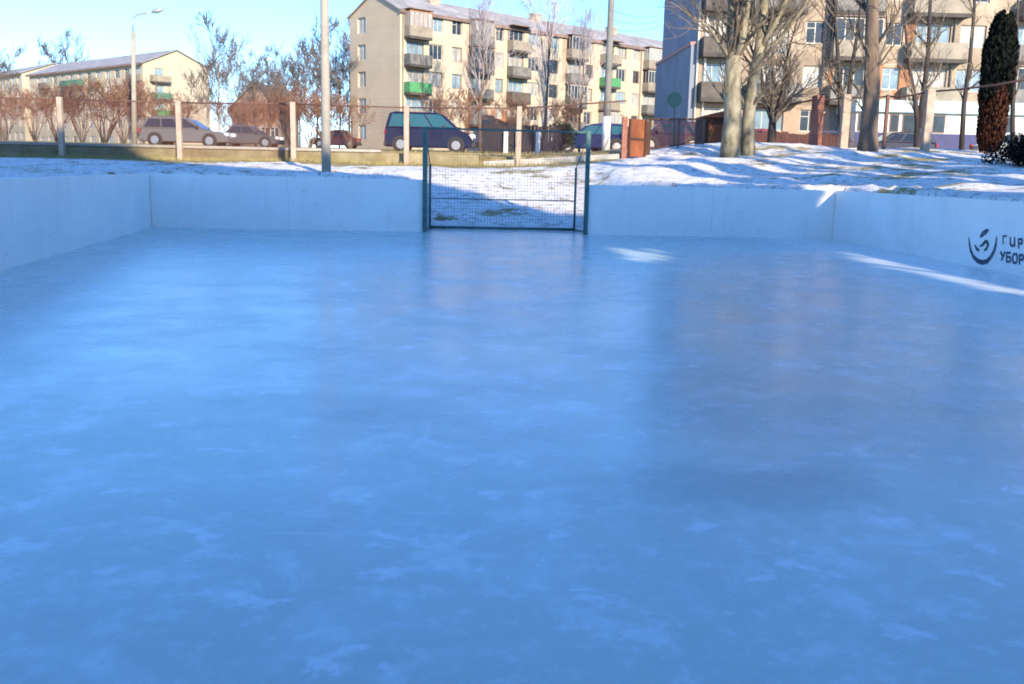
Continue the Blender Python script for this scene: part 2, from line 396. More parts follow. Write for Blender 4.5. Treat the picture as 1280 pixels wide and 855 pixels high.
for y in ys:
    for x in xs:
        g.v.append((x, y, H(x, y)))
        v = -.03 if 16 < y < 30 else -.2            # thin patchy snow
        if y > 26:
            lo = 28.2 + 1.2 * mnoise.noise(Vector((x * .35, 0, 4.)))
            v = -.03 + .85 * sst(lo - .5, lo + .9, y) * (1 - sst(-.5, 5.5, x))
            v += .55 * sst(31.5, 33, y) * sst(0, 6, x)
        if y > 40: v = .6
        if 18 < y < 27 and abs(x - GX) < 2.6: v += .05
        if x < -4 and y < 28.5: v += .08
        if x > 3 and y < 30: v += .12 * sst(3, 7, x)
        v += .12 * math.exp(-((x - 1.6) / 1.3) ** 2 - ((y - 25.5) / 1.2) ** 2)
        bare.append(v + .04)
nx = len(xs)
for j in range(len(ys) - 1):
    for i in range(nx - 1):
        a = j * nx + i; g.f.append((a, a + 1, a + nx + 1, a + nx)); g.m.append(0); g.sm.append(True)
go = g.build('ground', M['ground'], fix=False); tag(go, 'snowy ground rising from the rink to the street with dry grass verge', 'ground', kind='structure')
ca = go.data.attributes.new('bare', 'FLOAT', 'POINT'); ca.data.foreach_set('value', bare)
# ice
im = MB()
e1 = (FL - FR).normalized()
n = 60
pts = [NL + Vector((-.02, 0, 0)), NR + Vector((.02, 0, 0)), FR + Vector((.02, .02, 0)), Vector((GR.x + .5, GR.y + .9, 0)), Vector((GL.x - .5, GL.y + .9, 0)), FL + Vector((-.02, .02, 0))]
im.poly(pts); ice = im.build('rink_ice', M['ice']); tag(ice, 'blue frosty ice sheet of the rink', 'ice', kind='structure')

# boards
def rink_wall(name, a, b, label, hA=BH, hB=BH, step=2.2):
    t = thing(name, label, 'rink wall', ((a + b) / 2))
    d = (b - a); L_ = d.length; u = d.normalized(); nrm = Vector((-u.y, u.x, 0))
    cen = Vector((GX, 10, 0))
    if nrm.dot(cen - a) > 0: nrm = -nrm              # away from the ice
    n_ = max(1, round(L_ / step))
    for i in range(n_):
        s0 = L_ * i / n_ + .0012; s1 = L_ * (i + 1) / n_ - .0012
        mb = MB(); h0 = hA + (hB - hA) * s0 / L_; h1 = hA + (hB - hA) * s1 / L_
        p, q = a + u * s0, a + u * s1
        off = nrm * RNG.uniform(0, .002)
        p = p + off; q = q + off
        v = [p + Vector((0, 0, -.05)), q + Vector((0, 0, -.05)), q + Vector((0, 0, h1)), p + Vector((0, 0, h0))]
        v += [w_ + nrm * .06 for w_ in v]
        mb.faces(v, [(0, 1, 2, 3), (7, 6, 5, 4), (0, 4, 5, 1), (1, 5, 6, 2), (2, 6, 7, 3), (3, 7, 4, 0)])
        bevel(mb.build('board_panel', M['board'], t), .003, 1)
    for i in range(n_ + 1):
        mb = MB(); p = a + u * (L_ * i / n_) + nrm * .072
        mb.obox(p - u * .04, u * .08, nrm * .05, Vector((0, 0, hA - .06)))
        mb.build('back_post', M['joint'], t)
    return t
rink_wall('rink_wall', FL, GL, 'white end board of the rink to the left of the goal', 1.0, .99)
rink_wall('rink_wall', GR, FR, 'white end board of the rink between goal and right corner', .96, .95)
lw = rink_wall('rink_wall', FL, NL, 'long white side board along the left edge of the ice', 1.0, .97)
rwall = rink_wall('rink_wall', FR, NR, 'long white side board painted with a dark emblem and lettering', .95, .92)
rink_wall('rink_wall', NL, NR, 'white end board at the camera end of the rink', .95, .95)

# painted emblem and lettering on the right board
def on_right(px, py):
    d = ray(px, py); u = (NR - FR).normalized(); nn = Vector((-u.y, u.x, 0))
    if nn.x > 0: nn = -nn
    t = (FR - EYE).dot(nn) / d.dot(nn); return EYE + d * t + nn * .004
def stroke(mb, pts, w):
    P_ = [on_right(*p) for p in pts]
    u = (NR - FR).normalized()
    for i in range(len(P_) - 1):
        a, b = P_[i], P_[i + 1]; d = (b - a).normalized(); nn = Vector((-u.y, u.x, 0))
        if nn.x > 0: nn = -nn
        s_ = d.cross(nn).normalized()
        wa = w[i] if hasattr(w, '__len__') else w; wb = w[i + 1] if hasattr(w, '__len__') else w
        e = d * min(wa, wb) * .25; off = nn * .0003 * (i % 3)
        mb.poly([a - e - s_ * wa / 2 + off, a - e + s_ * wa / 2 + off, b + e + s_ * wb / 2 + off, b + e - s_ * wb / 2 + off])
em = MB()
arc = [(1211, 297), (1212, 305), (1213.5, 313), (1217, 321), (1222, 326), (1228, 328), (1234, 326.5), (1239, 321), (1243, 313), (1245, 305), (1246, 296)]
stroke(em, arc, [.018, .032, .045, .055, .065, .07, .065, .06, .055, .045, .02])
stroke(em, [(1226, 295.5), (1229, 292), (1232.5, 289.5), (1235.5, 287.5)], [.04, .075, .07, .03])
stroke(em, [(1219, 307), (1221, 311), (1224, 313)], [.03, .05, .03])
em.build('emblem', M['ink'], rwall)
e2 = MB()
stroke(e2, [(1225, 308), (1229, 305.5), (1231.5, 302), (1234, 302.5), (1235.5, 306), (1233.5, 310.5), (1230.5, 313)], [.02, .045, .05, .05, .045, .04, .03])
e2.build('emblem_figure', M['ink_green'], rwall)
def glyphs(rows, name, m):
    mb = MB()
    for (ox, oy, w, h, strokes, th) in rows:
        for s_ in strokes: stroke(mb, [(ox + a * w, oy + b * h) for a, b in s_], th)
    mb.build(name, m, rwall)
G_ = [[(0, 1), (0, 0), (.9, 0)]]
U_ = [[(0, 0), (0, .75), (.45, 1), (.9, .7)], [(.9, 0), (.9, 1)]]
P_ = [[(0, 1), (0, 0), (.8, 0), (.9, .25), (.8, .5), (0, .5)]]
Y_ = [[(0, 0), (.45, .55)], [(.9, 0), (.2, 1)]]
B_ = [[(.85, 0), (0, 0), (0, 1), (.8, 1), (.9, .75), (.8, .48), (0, .48)]]
O_ = [[(.2, 0), (.75, 0), (.95, .3), (.95, .7), (.75, 1), (.2, 1), (0, .7), (0, .3), (.2, 0)]]
glyphs([(1254, 295, 5, 10, G_, .022), (1263, 297, 6, 11, U_, .03), (1273.5, 299, 5, 11, P_, .03), (1283, 301, 6, 11, O_, .03)], 'lettering', M['ink'])
glyphs([(1251, 315, 6, 10, Y_, .035), (1258.5, 316, 5.5, 11, B_, .03), (1266, 317.5, 6, 11, O_, .032), (1274.5, 319, 5.5, 11, P_, .034)], 'lettering', M['ink'])

# ------------------------------------------------------------------ goal
def goal():
    c = (GL + GR) / 2
    t = thing('goal', 'teal steel handball goal with wire net in the gap of the end board', 'goal', c)
    a = GL + Vector((.04, -.02, 0)); b = GR + Vector((-.04, -.02, 0)); Ht = 1.97; r = .042
    for p in (a, b):
        m_ = MB(); m_.obox(p + Vector((-r, -r, 0)), (2 * r, 0, 0), (0, 2 * r, 0), (0, 0, Ht)); bevel(m_.build('post', M['goal'], t), .006, 1)
    m_ = MB(); m_.obox(a + Vector((r, -.02, Ht - .04)), (b - a) - Vector((2 * r, 0, 0)), (0, .035, 0), (0, 0, .034)); bevel(m_.build('crossbar', M['goal'], t), .006, 1)
    ra = a + Vector((.03, .8, 0)); rb = b + Vector((-.17, .8, 0)); rh = 1.28; q = .024
    for p in (ra, rb):
        m_ = MB(); m_.tube([p + Vector((0, 0, .0)), p + Vector((0, 0, rh))], q, 8); m_.build('rear_post', M['goal'], t)
    m_ = MB(); m_.tube([ra + Vector((0, 0, .05)), rb + Vector((0, 0, .05))], .028, 8); m_.build('ground_bar', M['goal'], t)
    m_ = MB(); m_.tube([ra + Vector((0, 0, .62)), rb + Vector((0, 0, .62))], .010, 6); m_.build('net_bar', M['goal'], t)
    for p, s_ in ((a, ra), (b, rb)):
        m_ = MB(); m_.tube([p + Vector((0, .03, Ht - .05)), s_ + Vector((0, 0, rh))], .009, 6); m_.build('brace', M['goal'], t)
        m_ = MB(); m_.tube([p + Vector((0, .03, .04)), s_ + Vector((0, 0, .05))], .022, 6); m_.build('side_bar', M['goal'], t)
    w = MB(); wr = .002
    N_ = 48
    for i in range(1, N_):
        k = i / N_
        p = ra + (rb - ra) * k; f_ = a + (b - a) * k
        w.tube([p + Vector((0, 0, .05)), p + Vector((0, 0, rh)), f_ + Vector((0, .03, Ht - .05))], wr, 3)
    for i in range(1, 21):
        z = .05 + (rh - .05) * i / 20; w.tube([ra + Vector((0, 0, z)), rb + Vector((0, 0, z))], wr, 3)
    for i in range(1, 14):
        k = i / 14
        w.tube([ra + Vector((0, 0, rh)) + (a + Vector((0, 0, Ht)) - ra - Vector((0, 0, rh))) * k, rb + Vector((0, 0, rh)) + (b + Vector((0, 0, Ht)) - rb - Vector((0, 0, rh))) * k], wr, 3)
    for p, s_ in ((a, ra), (b, rb)):
        for i in range(1, 13):
            k = i / 13; x_ = p + (s_ - p) * k; w.tube([x_, x_ + Vector((0, 0, Ht + (rh - Ht) * k - .05))], wr, 3)
        for i in range(1, 21):
            z = rh * i / 20; w.tube([p + Vector((0, 0, z)), s_ + Vector((0, 0, z))], wr, 3)
    w.build('wire_net', M['wire'], t, fix=False)
goal()

# ------------------------------------------------------------------ road, kerb
def strip(name, y0, y1, m_, dz, label, cat, x0=-200, x1=200, n=160):
    s_ = MB(); b = 0
    for i in range(n + 1):
        x = x0 + (x1 - x0) * i / n
        s_.v += [(x, y0, H(x, y0) + dz), (x, (y0 + y1) / 2, H(x, (y0 + y1) / 2) + dz), (x, y1, H(x, y1) + dz)]
    for i in range(n):
        for k in range(2):
            a = 3 * i + k; s_.f.append((a, a + 3, a + 4, a + 1)); s_.m.append(0); s_.sm.append(True)
    return tag(s_.build(name, m_, fix=False), label, cat, kind='structure')
strip('road', 41, 49.5, M['asphalt'], .03, 'asphalt street behind the fence', 'road')
FYW = 29.36
wt = thing('retaining_wall', 'low lichen stained retaining wall with a pale coping at the foot of the fence', 'low wall', (-9, FYW, 1.3))
a, b = Vector((-32, FYW, 1.1)), Vector((xat(598, FYW), FYW, 1.1))
m_ = MB(); m_.obox(a, b - a, (0, .22, 0), (0, 0, .535)); bevel(m_.build('wall', M['lichen'], wt), .02, 1)
m_ = MB(); m_.obox(a + Vector((0, -.05, .538)), (xat(476, FYW) - a.x, 0, 0), (0, .32, 0), (0, 0, .085)); bevel(m_.build('coping', M['kerb'], wt), .015, 1)
gb = MB(); rr = random.Random(3)
for i in range(15000):
    x = rr.uniform(-17, 3.5); y = rr.choice((rr.uniform(28.7, 29.3), rr.uniform(29.65, 37.8)))
    if rr.random() < sst(-.5, 3.5, x): continue
    z = H(x, y); h = rr.uniform(.05, .16); a = rr.uniform(0, 6.28); l = rr.uniform(0, .1)
    p = Vector((x, y, z - .01)); w_ = Vector((math.cos(a), math.sin(a), 0)) * .008
    gb.poly([p - w_, p + w_, p + Vector((math.sin(a) * l, math.cos(a) * l, h))])
for i in range(5500):
    x = rr.uniform(-12, 16); y = rr.uniform(19.5, 29.5); d = outd(x, y)
    if d < .4 or mnoise.noise(Vector((x * .7, y * .7, 2.))) < .12: continue
    z = H(x, y); h = rr.uniform(.03, .10); a = rr.uniform(0, 6.28); l = rr.uniform(0, .06)
    p = Vector((x, y, z - .01)); w_ = Vector((math.cos(a), math.sin(a), 0)) * .007
    gb.poly([p - w_, p + w_, p + Vector((math.sin(a) * l, math.cos(a) * l, h))])
tag(gb.build('dry_grass', M['blade'], fix=False), 'short dry grass blades on the verge and poking through snow', 'grass', kind='stuff')

# ------------------------------------------------------------------ fences
def chain_link(mb, a, b, z0, z1, sp=.075, r=.0035):
    """diagonal wires between the ground points a and b; z0, z1 give the lower and upper edge at each end"""
    L_ = (b - a).length; Hh = ((z1[0] - z0[0]) + (z1[1] - z0[1])) / 2
    def pt(s_, h):
        k = s_ / L_; lo = z0[0] + (z0[1] - z0[0]) * k; hi = z1[0] + (z1[1] - z1[0]) * k
        p = a + (b - a) * k; return Vector((p.x, p.y, lo + (hi - lo) * h / Hh))
    n_ = int((L_ + Hh) / sp)
    for i in range(n_):
        s0 = i * sp - Hh
        for flip in (0, 1):
            sa, sb, ha, hb = s0, s0 + Hh, 0., Hh
            if sa < 0: ha = -sa; sa = 0.
            if sb > L_: hb = Hh - (sb - L_); sb = L_
            if sb <= sa: continue
            p, q = (pt(sa, ha), pt(sb, hb)) if not flip else (pt(L_ - sa, ha), pt(L_ - sb, hb))
            mb.tube([p, q], r, 3, cap=False)
FY = 29.0
ft = thing('chain_link_fence', 'rusty chain link fence on pale concrete posts along the dry verge', 'fence', (xat(300, FY), FY, H(-8, FY)))
fpx = [-70, 78, 225, 367, 508, 648, 781]
fps = []
for px in fpx:
    x = xat(px, FY); z = H(x, FY); fps.append(Vector((x, FY, z)))
for i, p in enumerate(fps):
    m_ = MB(); w = .075; hh = 1.72
    if i == len(fps) - 1: break
    m_.box(p.x - w, p.x + w, p.y - w, p.y + w, p.z - .15, p.z + hh); bevel(m_.build('post', M['fpost'], ft), .015, 1)
ml = MB(); rl = MB(); pl = MB()
for a, b in zip(fps, fps[1:]):
    chain_link(ml, a + Vector((0, .11, 0)), b + Vector((0, .11, 0)), (a.z + .08, b.z + .08), (a.z + 1.66, b.z + 1.66), .06, .0042 if a.x < xat(360, FY) else (.0022 if a.x < xat(500, FY) else .0013))
    rl.tube([a + Vector((0, .11, 1.67)), b + Vector((0, .11, 1.67))], .022, 6)
ml.build('wire_mesh', M['rust_wire'], ft, fix=False); rl.build('top_rail', M['rail'], ft)
a, b = Vector((xat(604, FY), FY, 0)), Vector((xat(776, FY), FY, 0)); a.z = H(a.x, FY); b.z = H(b.x, FY)
pl.obox(a + Vector((0, .02, -.1)), (b - a), (0, .16, 0), (0, 0, .24)); bevel(pl.build('plinth', M['plinth'], ft), .02, 1)

# right fence: brick post, pale posts, sagging rail, comes nearer to the right
RF = [(905, 33.5), (1018, 32.0), (1053, 31.4), (1104, 30.6), (1156, 29.6), (1290, 26.5), (1420, 23.5)]
rt = thing('chain_link_fence', 'sagging rail fence on brick and pale posts behind the bare trees', 'fence', (xat(1100, 31), 31, H(12, 31)))
rp = []
for px, Y in RF:
    x = xat(px, Y); rp.append(Vector((x, Y, H(x, Y))))
topy = [147, 124, 120, 120, 114, 96, 78]
ml = MB(); rl = MB()
tops = []
for (px, Y), p, ty in zip(RF, rp, topy):
    tops.append(max(at(px, ty, Y).z, p.z + 1.2))
for i, p in enumerate(rp):
    m_ = MB(); hz = tops[i]
    if i == 1: w, mm, nm = .16, M['redbrick'], 'brick_post'
    elif i in (2, 4): w, mm, nm = .12, M['fpost'], 'post'
    else: w, mm, nm = .05, M['rail'], 'post'
    m_.box(p.x - w, p.x + w, p.y - w, p.y + w, p.z - .2, hz + (.05 if i != 1 else .12)); bevel(m_.build(nm, mm, rt), .012, 1)
for i in range(len(rp) - 1):
    a, b = rp[i], rp[i + 1]
    ta = Vector((a.x, a.y + .13, tops[i])); tb = Vector((b.x, b.y + .13, tops[i + 1]))
    rl.tube([ta, ta.lerp(tb, .3) - Vector((0, 0, .05)), ta.lerp(tb, .65) - Vector((0, 0, .05)), tb], .028, 6)
    if i < 4:
        chain_link(ml, a + Vector((0, .13, 0)), b + Vector((0, .13, 0)), (a.z + .03, b.z + .03), (tops[i] - .05, tops[i + 1] - .05), .09, .003)
rl.build('top_rail', M['rail'], rt); ml.build('wire_mesh', M['rust_wire'], rt, fix=False)

# mesh gate between the brick post and the tree
gy = 30.5
gt = thing('mesh_gate', 'wide rusty mesh gate between the red gate leaf and the forked tree', 'gate', (xat(840, gy), gy, H(xat(840, gy), gy)))
ga, gb_ = Vector((xat(808, gy), gy, 0)), Vector((xat(878, gy), gy, 0)); ga.z = H(ga.x, gy); gb_.z = H(gb_.x, gy)
za, zb = at(808, 149, gy).z, at(878, 149, gy).z
fr = MB()
for p, z in ((ga, za), (gb_, zb), ((ga + gb_) / 2 + Vector((.1, 0, 0)), (za + zb) / 2)): fr.box(p.x - .025, p.x + .025, gy - .025, gy + .025, p.z + .02, z)
fr.tube([(ga.x, gy, za), (gb_.x, gy, zb)], .03, 6); fr.tube([(ga.x, gy, ga.z + .1), (gb_.x, gy, gb_.z + .1)], .03, 6)
fr.build('gate_frame', M['rail'], gt)
ml = MB(); chain_link(ml, ga + Vector((0, .03, 0)), gb_ + Vector((0, .03, 0)), (ga.z + .1, gb_.z + .1), (za, zb), .055, .004); ml.build('wire_mesh', M['rust_wire'], gt, fix=False)
# rusty gate leaf standing half open by the last post
lt = thing('gate_leaf', 'rust red sheet metal gate leaf standing ajar by a brick post', 'gate', (xat(790, FY), FY, H(xat(790, FY), FY)))
px0 = xat(780, FY); pz = H(px0, FY)
m_ = MB(); m_.box(px0 - .09, px0 + .07, FY - .09, FY + .09, pz - .2, at(780, 146, FY).z); bevel(m_.build('gate_post', M['redbrick'], lt), .012, 1)
la = Vector((xat(785, FY), FY + .02, pz + .06)); lb = Vector((xat(806, FY + .55), FY + .55, pz + .06)); lh = at(795, 149, FY + .3).z - la.z
u = (lb - la); nn = Vector((-u.y, u.x, 0)).normalized() * .02
m_ = MB(); m_.obox(la, u, nn, (0, 0, lh)); m_.build('sheet', M['rust'], lt)
m_ = MB()
for k in (0, .92): m_.obox(la + u * k - nn * .9, u * .08, -nn * 1.2, (0, 0, lh))
m_.obox(la + u * .08 - nn * .9 + Vector((0, 0, lh * .45)), u * .84, -nn * 1.2, (0, 0, .06))
m_.build('gate_frame', M['rust_dark'], lt)
m_ = MB(); m_.box(lb.x + .02, lb.x + .16, lb.y + .04, lb.y + .2, pz, pz + lh); m_.build('latch_post', M['rust_dark'], lt)
# rust shed by the forked tree
sy = 36.0; sx0, sx1 = xat(880, sy), xat(907, sy); sz = H(sx0, sy); st = at(893, 147, sy).z
sh = thing('metal_shed', 'rust brown metal shed with slanting roof left of the forked tree', 'shed', ((sx0 + sx1) / 2, sy, sz))
m_ = MB(); m_.box(sx0, sx1, sy, sy + 2, sz - .1, st); m_.build('wall', M['rust_dark'], sh)
m_ = MB(); m_.box(sx0 + .1, sx1 - .06, sy - .03, sy - .003, sz, st - .25); m_.build('door', M['rust'], sh)
m_ = MB(); m_.prism([(-.08, 0), (sx1 - sx0 + .08, 0), (sx1 - sx0 + .08, .30), (-.08, .06)], (sx0, sy - .15, st + .003), (1, 0, 0), (0, 0, 1), (0, 2.3, 0)); m_.build('roof', M['rust'], sh)

# dark board fence across the street
by = 39.6
ba, bb = xat(603, by), xat(700, by); bz = H(ba, by)
bt = thing('board_fence', 'dark board fence with whitewashed posts beyond the goal', 'fence', ((ba + bb) / 2, by, bz))
m_ = MB(); x = ba; q = random.Random(5)
while x < bb:
    w = .14; h = at(690, 157, by).z - bz + q.uniform(-.05, .05); m_.box(x, x + w - .012, by, by + .03, bz + .05, bz + h); x += w
m_.build('board_panel', M['boards'], bt)
for px in (632, 647, 672):
    m_ = MB(); x = xat(px, by); m_.box(x - .09, x + .09, by - .2, by - .02, bz - .1, at(px, 163, by).z - .05); bevel(m_.build('post', M['white'], bt), .02, 1)

by = 41.; pa, pb = xat(908, by), xat(1046, by); bz = H((pa + pb) / 2, by)
bt2 = thing('board_fence', 'low maroon board fence behind the forked tree', 'fence', ((pa + pb) / 2, by, bz))
m_ = MB(); x = pa
while x < pb:
    h = at(980, 166, by).z - bz + q.uniform(-.06, .06); m_.box(x, x + .13, by, by + .03, H(x, by) - .05, bz + h); x += .142
m_.build('board_panel', M['maroon'], bt2)
m_ = MB(); m_.box(pa, pb, by + .034, by + .08, bz + .5, bz + .58); m_.build('rail', M['rail'], bt2)

# ------------------------------------------------------------------ poles, signs, wires
def pole(px, py, Y, dia0, dia1, ztop, label, paint=None, mt='concrete', leanpx=0):
    b = at(px, py, Y); b.z = min(b.z, H(b.x, Y))
    t = thing('utility_pole', label, 'pole', b)
    m_ = MB(); tp = Vector((b.x + leanpx, Y, ztop))
    m_.tube([b - Vector((0, 0, .3)), b.lerp(tp, .33), b.lerp(tp, .66), tp], [dia0 / 2, dia0 / 2 - (dia0 - dia1) / 6, dia1 / 2 + (dia0 - dia1) / 6, dia1 / 2], 14); m_.build('shaft', M[mt], t)
    if paint:
        m_ = MB(); m_.tube([b + Vector((0, 0, .01)), b + Vector((0, 0, paint))], dia0 / 2 + .02, 14); m_.build('white_base', M['white'], t)
    return t, b, tp
p1, p1b, p1t = pole(408, 218, 24.0, .235, .16, 9.6, 'tall tapering concrete pole behind the end board')
m_ = MB(); m_.box(p1t.x - .6, p1t.x + .6, 23.95, 24.05, 9.2, 9.3); m_.build('cross_arm', M['lampgrey'], p1)
p2, p2b, p2t = pole(757, 190, 40.0, .30, .22, 11.5, 'grey pole with whitewashed foot beside the right goal post', 1.45, 'polegrey')
m_ = MB(); m_.box(p2t.x - .7, p2t.x + .7, 39.95, 40.05, 11.0, 11.1); m_.build('cross_arm', M['lampgrey'], p2)
# lamp
ly = 56.; lb_ = at(168, 184, ly); lb_.z = H(lb_.x, ly); ltp = at(166, 24, ly); le = at(190, 15, ly); l2 = at(204, 12, ly)
lamp = thing('street_lamp', 'curved street lamp on a pale concrete post beside the silver wagon', 'street lamp', lb_)
m_ = MB(); m_.tube([lb_ - Vector((0, 0, .2)), at(166.5, 40, ly)], [.16, .11], 12); m_.build('post', M['concrete'], lamp)
m_ = MB(); m_.tube([at(166.5, 42, ly), at(166, 28, ly), at(167.5, 21, ly), at(173, 18, ly), at(182, 16, ly), le], .05, 8); m_.build('arm', M['lampgrey'], lamp)
m_ = MB(); m_.tube([le, at(195, 14, ly), at(200, 12.4, ly), l2], [.06, .14, .13, .05], 10); m_.build('lamp_head', M['lampgrey'], lamp)
# round sign from behind
sy = 44.; sb = at(843, 190, sy); sb.z = H(sb.x, sy); scn = at(843, 125, sy)
sg = thing('road_sign', 'round road sign seen from behind against the shaded gable', 'road sign', sb)
m_ = MB(); m_.tube([sb, scn + Vector((0, 0, .25))], .035, 8); m_.build('post', M['sign_back'], sg)
m_ = MB(); m_.tube([scn + Vector((0, -.045, 0)), scn + Vector((0, -.06, 0))], .33, 24); m_.build('sign_plate', M['sign_back'], sg)
for k, (py0, py1) in enumerate(((12, 20), (24, 26), (36, 33))):
    a = Vector((p2t.x, 40, at(757, py0, 40).z)); b = at(822, py1, 62)
    m_ = MB(); m_.tube([a + (b - a) * (i / 10) - Vector((0, 0, .18 * 4 * (i / 10) * (1 - i / 10))) for i in range(11)], .012, 4)
    tag(m_.build('power_line', M['cable']), ['topmost of the three cables from the grey pole to the gable', 'middle one of the three cables from the grey pole to the gable', 'lowest of the three cables from the grey pole to the gable'][k], 'cable', 'cables between pole and gable')

# ------------------------------------------------------------------ apartment buildings
def wall_grid(mb, O, u, W, z0, z1, opens, nrm, depth=.16):
    O = Vector(O)
    ss = sorted({0., W, *[o[0] for o in opens], *[o[1] for o in opens]}); zs = sorted({z0, z1, *[o[2] for o in opens], *[o[3] for o in opens]})
    ss = [s_ for s_ in ss if -1e-6 <= s_ <= W + 1e-6]; zs = [z for z in zs if z0 - 1e-6 <= z <= z1 + 1e-6]
    def P_(s_, z, d=0): return O + u * s_ + Vector((0, 0, z)) - nrm * d
    for i in range(len(ss) - 1):
        for j in range(len(zs) - 1):
            cs, cz = (ss[i] + ss[i + 1]) / 2, (zs[j] + zs[j + 1]) / 2
            if any(o[0] < cs < o[1] and o[2] < cz < o[3] for o in opens): continue
            mb.poly([P_(ss[i], zs[j]), P_(ss[i + 1], zs[j]), P_(ss[i + 1], zs[j + 1]), P_(ss[i], zs[j + 1])])
    for s0, s1, a, b in opens:
        for (p, q) in (((s0, a), (s1, a)), ((s1, a), (s1, b)), ((s1, b), (s0, b)), ((s0, b), (s0, a))):
            mb.poly([P_(*p), P_(*q), P_(*q, depth), P_(*p, depth)])
WIN = {}
def window_proto(w, h, pane, frame, k):
    key = (round(w, 2), round(h, 2), pane, frame, k)
    if key in WIN: return WIN[key]
    fm = MB(); t = .07
    fm.box(-w / 2, w / 2, 0, .07, 0, t); fm.box(-w / 2, w / 2, 0, .07, h - t, h)
    fm.box(-w / 2, -w / 2 + t, 0, .07, t, h - t); fm.box(w / 2 - t, w / 2, 0, .07, t, h - t)
    xs_ = {1: [0.], 2: [-w / 6, w / 6], 0: []}[k]
    for x in xs_: fm.box(x - t * .45, x + t * .45, .005, .065, t, h - t)
    if k == 1: fm.box(-w / 2 + t, -t * .45, .008, .062, h * .68, h * .68 + .05)
    pn = MB(); pn.box(-w / 2 + t * .6, w / 2 - t * .6, .03, .04, t * .6, h - t * .6)
    me = []
    for b_, nm, mm in ((fm, 'window', M[frame]), (pn, 'pane', M[pane])):
        o = b_.build(nm, mm); d = o.data; bpy.data.objects.remove(o); me.append(d)
    WIN[key] = me; return me
def put_window(parent, P_, u, w, h, pane, frame='frame', k=1):
    me = window_proto(w, h, pane, frame, k)
    o = bpy.data.objects.new('window', me[0]); col.objects.link(o); o.parent = parent
    o.location = P_ - root_of(parent).location; o.rotation_euler.z = math.atan2(u.y, u.x)
    q = bpy.data.objects.new('pane', me[1]); col.objects.link(q); q.parent = o
    return o
def balcony(parent, P_, u, nrm, w, dp=.9, h=1.05, style='panel', glazed=None, canopy=False):
    """P_ is the floor-level wall point at the middle of the balcony"""
    m_ = MB(); A = P_ - u * w / 2
    m_.obox(A + nrm * .004 - Vector((0, 0, .1)), u * w, nrm * dp, (0, 0, .24)); sl = m_.build('balcony', M['slab'], parent)
    r_ = MB(); th = .05; z = Vector((0, 0, .143))
    r_.obox(A + nrm * (dp - th) + z, u * w, nrm * th, (0, 0, h))
    r_.obox(A + nrm * .004 + z, u * th, nrm * (dp - th - .008), (0, 0, h)); r_.obox(A + u * (w - th) + nrm * .004 + z, u * th, nrm * (dp - th - .008), (0, 0, h))
    r_.build('railing', M[style], sl)
    if glazed:
        gg = MB(); zz = Vector((0, 0, .146 + h)); hh = 1.28
        n_ = 5
        for i in range(n_ + 1):
            s_ = (w - .07) * i / n_; gg.obox(A + u * s_ + nrm * (dp - .07) + zz, u * .07, nrm * .06, (0, 0, hh))
        gg.obox(A + nrm * (dp - .07) + zz + Vector((0, 0, hh + .002)), u * w, nrm * .06, (0, 0, .09))
        for s_ in (0, w - .06):
            for d_ in (.01, dp * .5): gg.obox(A + u * s_ + nrm * d_ + zz, u * .06, nrm * .06, (0, 0, hh))
        gg.build('glazing_frame', M[glazed], sl)
        pn = MB(); pn.obox(A + u * .03 + nrm * (dp - .05) + zz, u * (w - .06), nrm * .012, (0, 0, hh)); pn.obox(A + u * .02 + nrm * .08 + zz, u * .012, nrm * (dp - .14), (0, 0, hh)); pn.obox(A + u * (w - .035) + nrm * .08 + zz, u * .012, nrm * (dp - .14), (0, 0, hh))
        pn.build('glazing', M['glass'] if q.random() < .6 else M['curtain'], sl)
        canopy = True
    if canopy:
        c_ = MB(); c_.obox(A - u * .1 + nrm * .004 + Vector((0, 0, 2.56)), u * (w + .2), nrm * (dp + .15), (0, 0, .08)); c_.build('canopy', M['roof_dark'], sl)
    return sl
PANES = ['glass', 'curtain', 'glass_blue', 'curtain', 'glass', 'curtain', 'glass_blue']
def gable_roof(t, N0, u, L_, back, W, ze, zr, over=.45, m_='roof', fascia='roof_dark'):
    """sheet roof with a ridge along u"""
    rf = MB(); A = N0 - u * over; U = u * (L_ + 2 * over)
    ridge = A + back * (W / 2) + Vector((0, 0, zr)); slope = (zr - ze) / (W / 2)
    e0 = A - back * over + Vector((0, 0, ze - slope * over)); e1 = A + back * (W + over) + Vector((0, 0, ze - slope * over)); tk = Vector((0, 0, .10)); up = Vector((0, 0, .02))
    prof = [e0 + up, ridge + up, e1 + up, e1 + up + tk, ridge + up + tk, e0 + up + tk]
    v = prof + [p + U for p in prof]
    rf.faces(v, [(0, 1, 4, 5), (1, 2, 3, 4), (11, 10, 7, 6), (10, 9, 8, 7), (5, 4, 10, 11), (4, 3, 9, 10), (0, 6, 7, 1), (1, 7, 8, 2), (0, 5, 11, 6), (2, 8, 9, 3)])
    o = rf.build('roof', M[m_], t)
    fs = MB(); fs.obox(e0 - back * .03 + Vector((0, 0, -.2)), U, back * .03, (0, 0, .33)); fs.build('fascia', M[fascia], o)
    return o, ridge

q = random.Random(21)
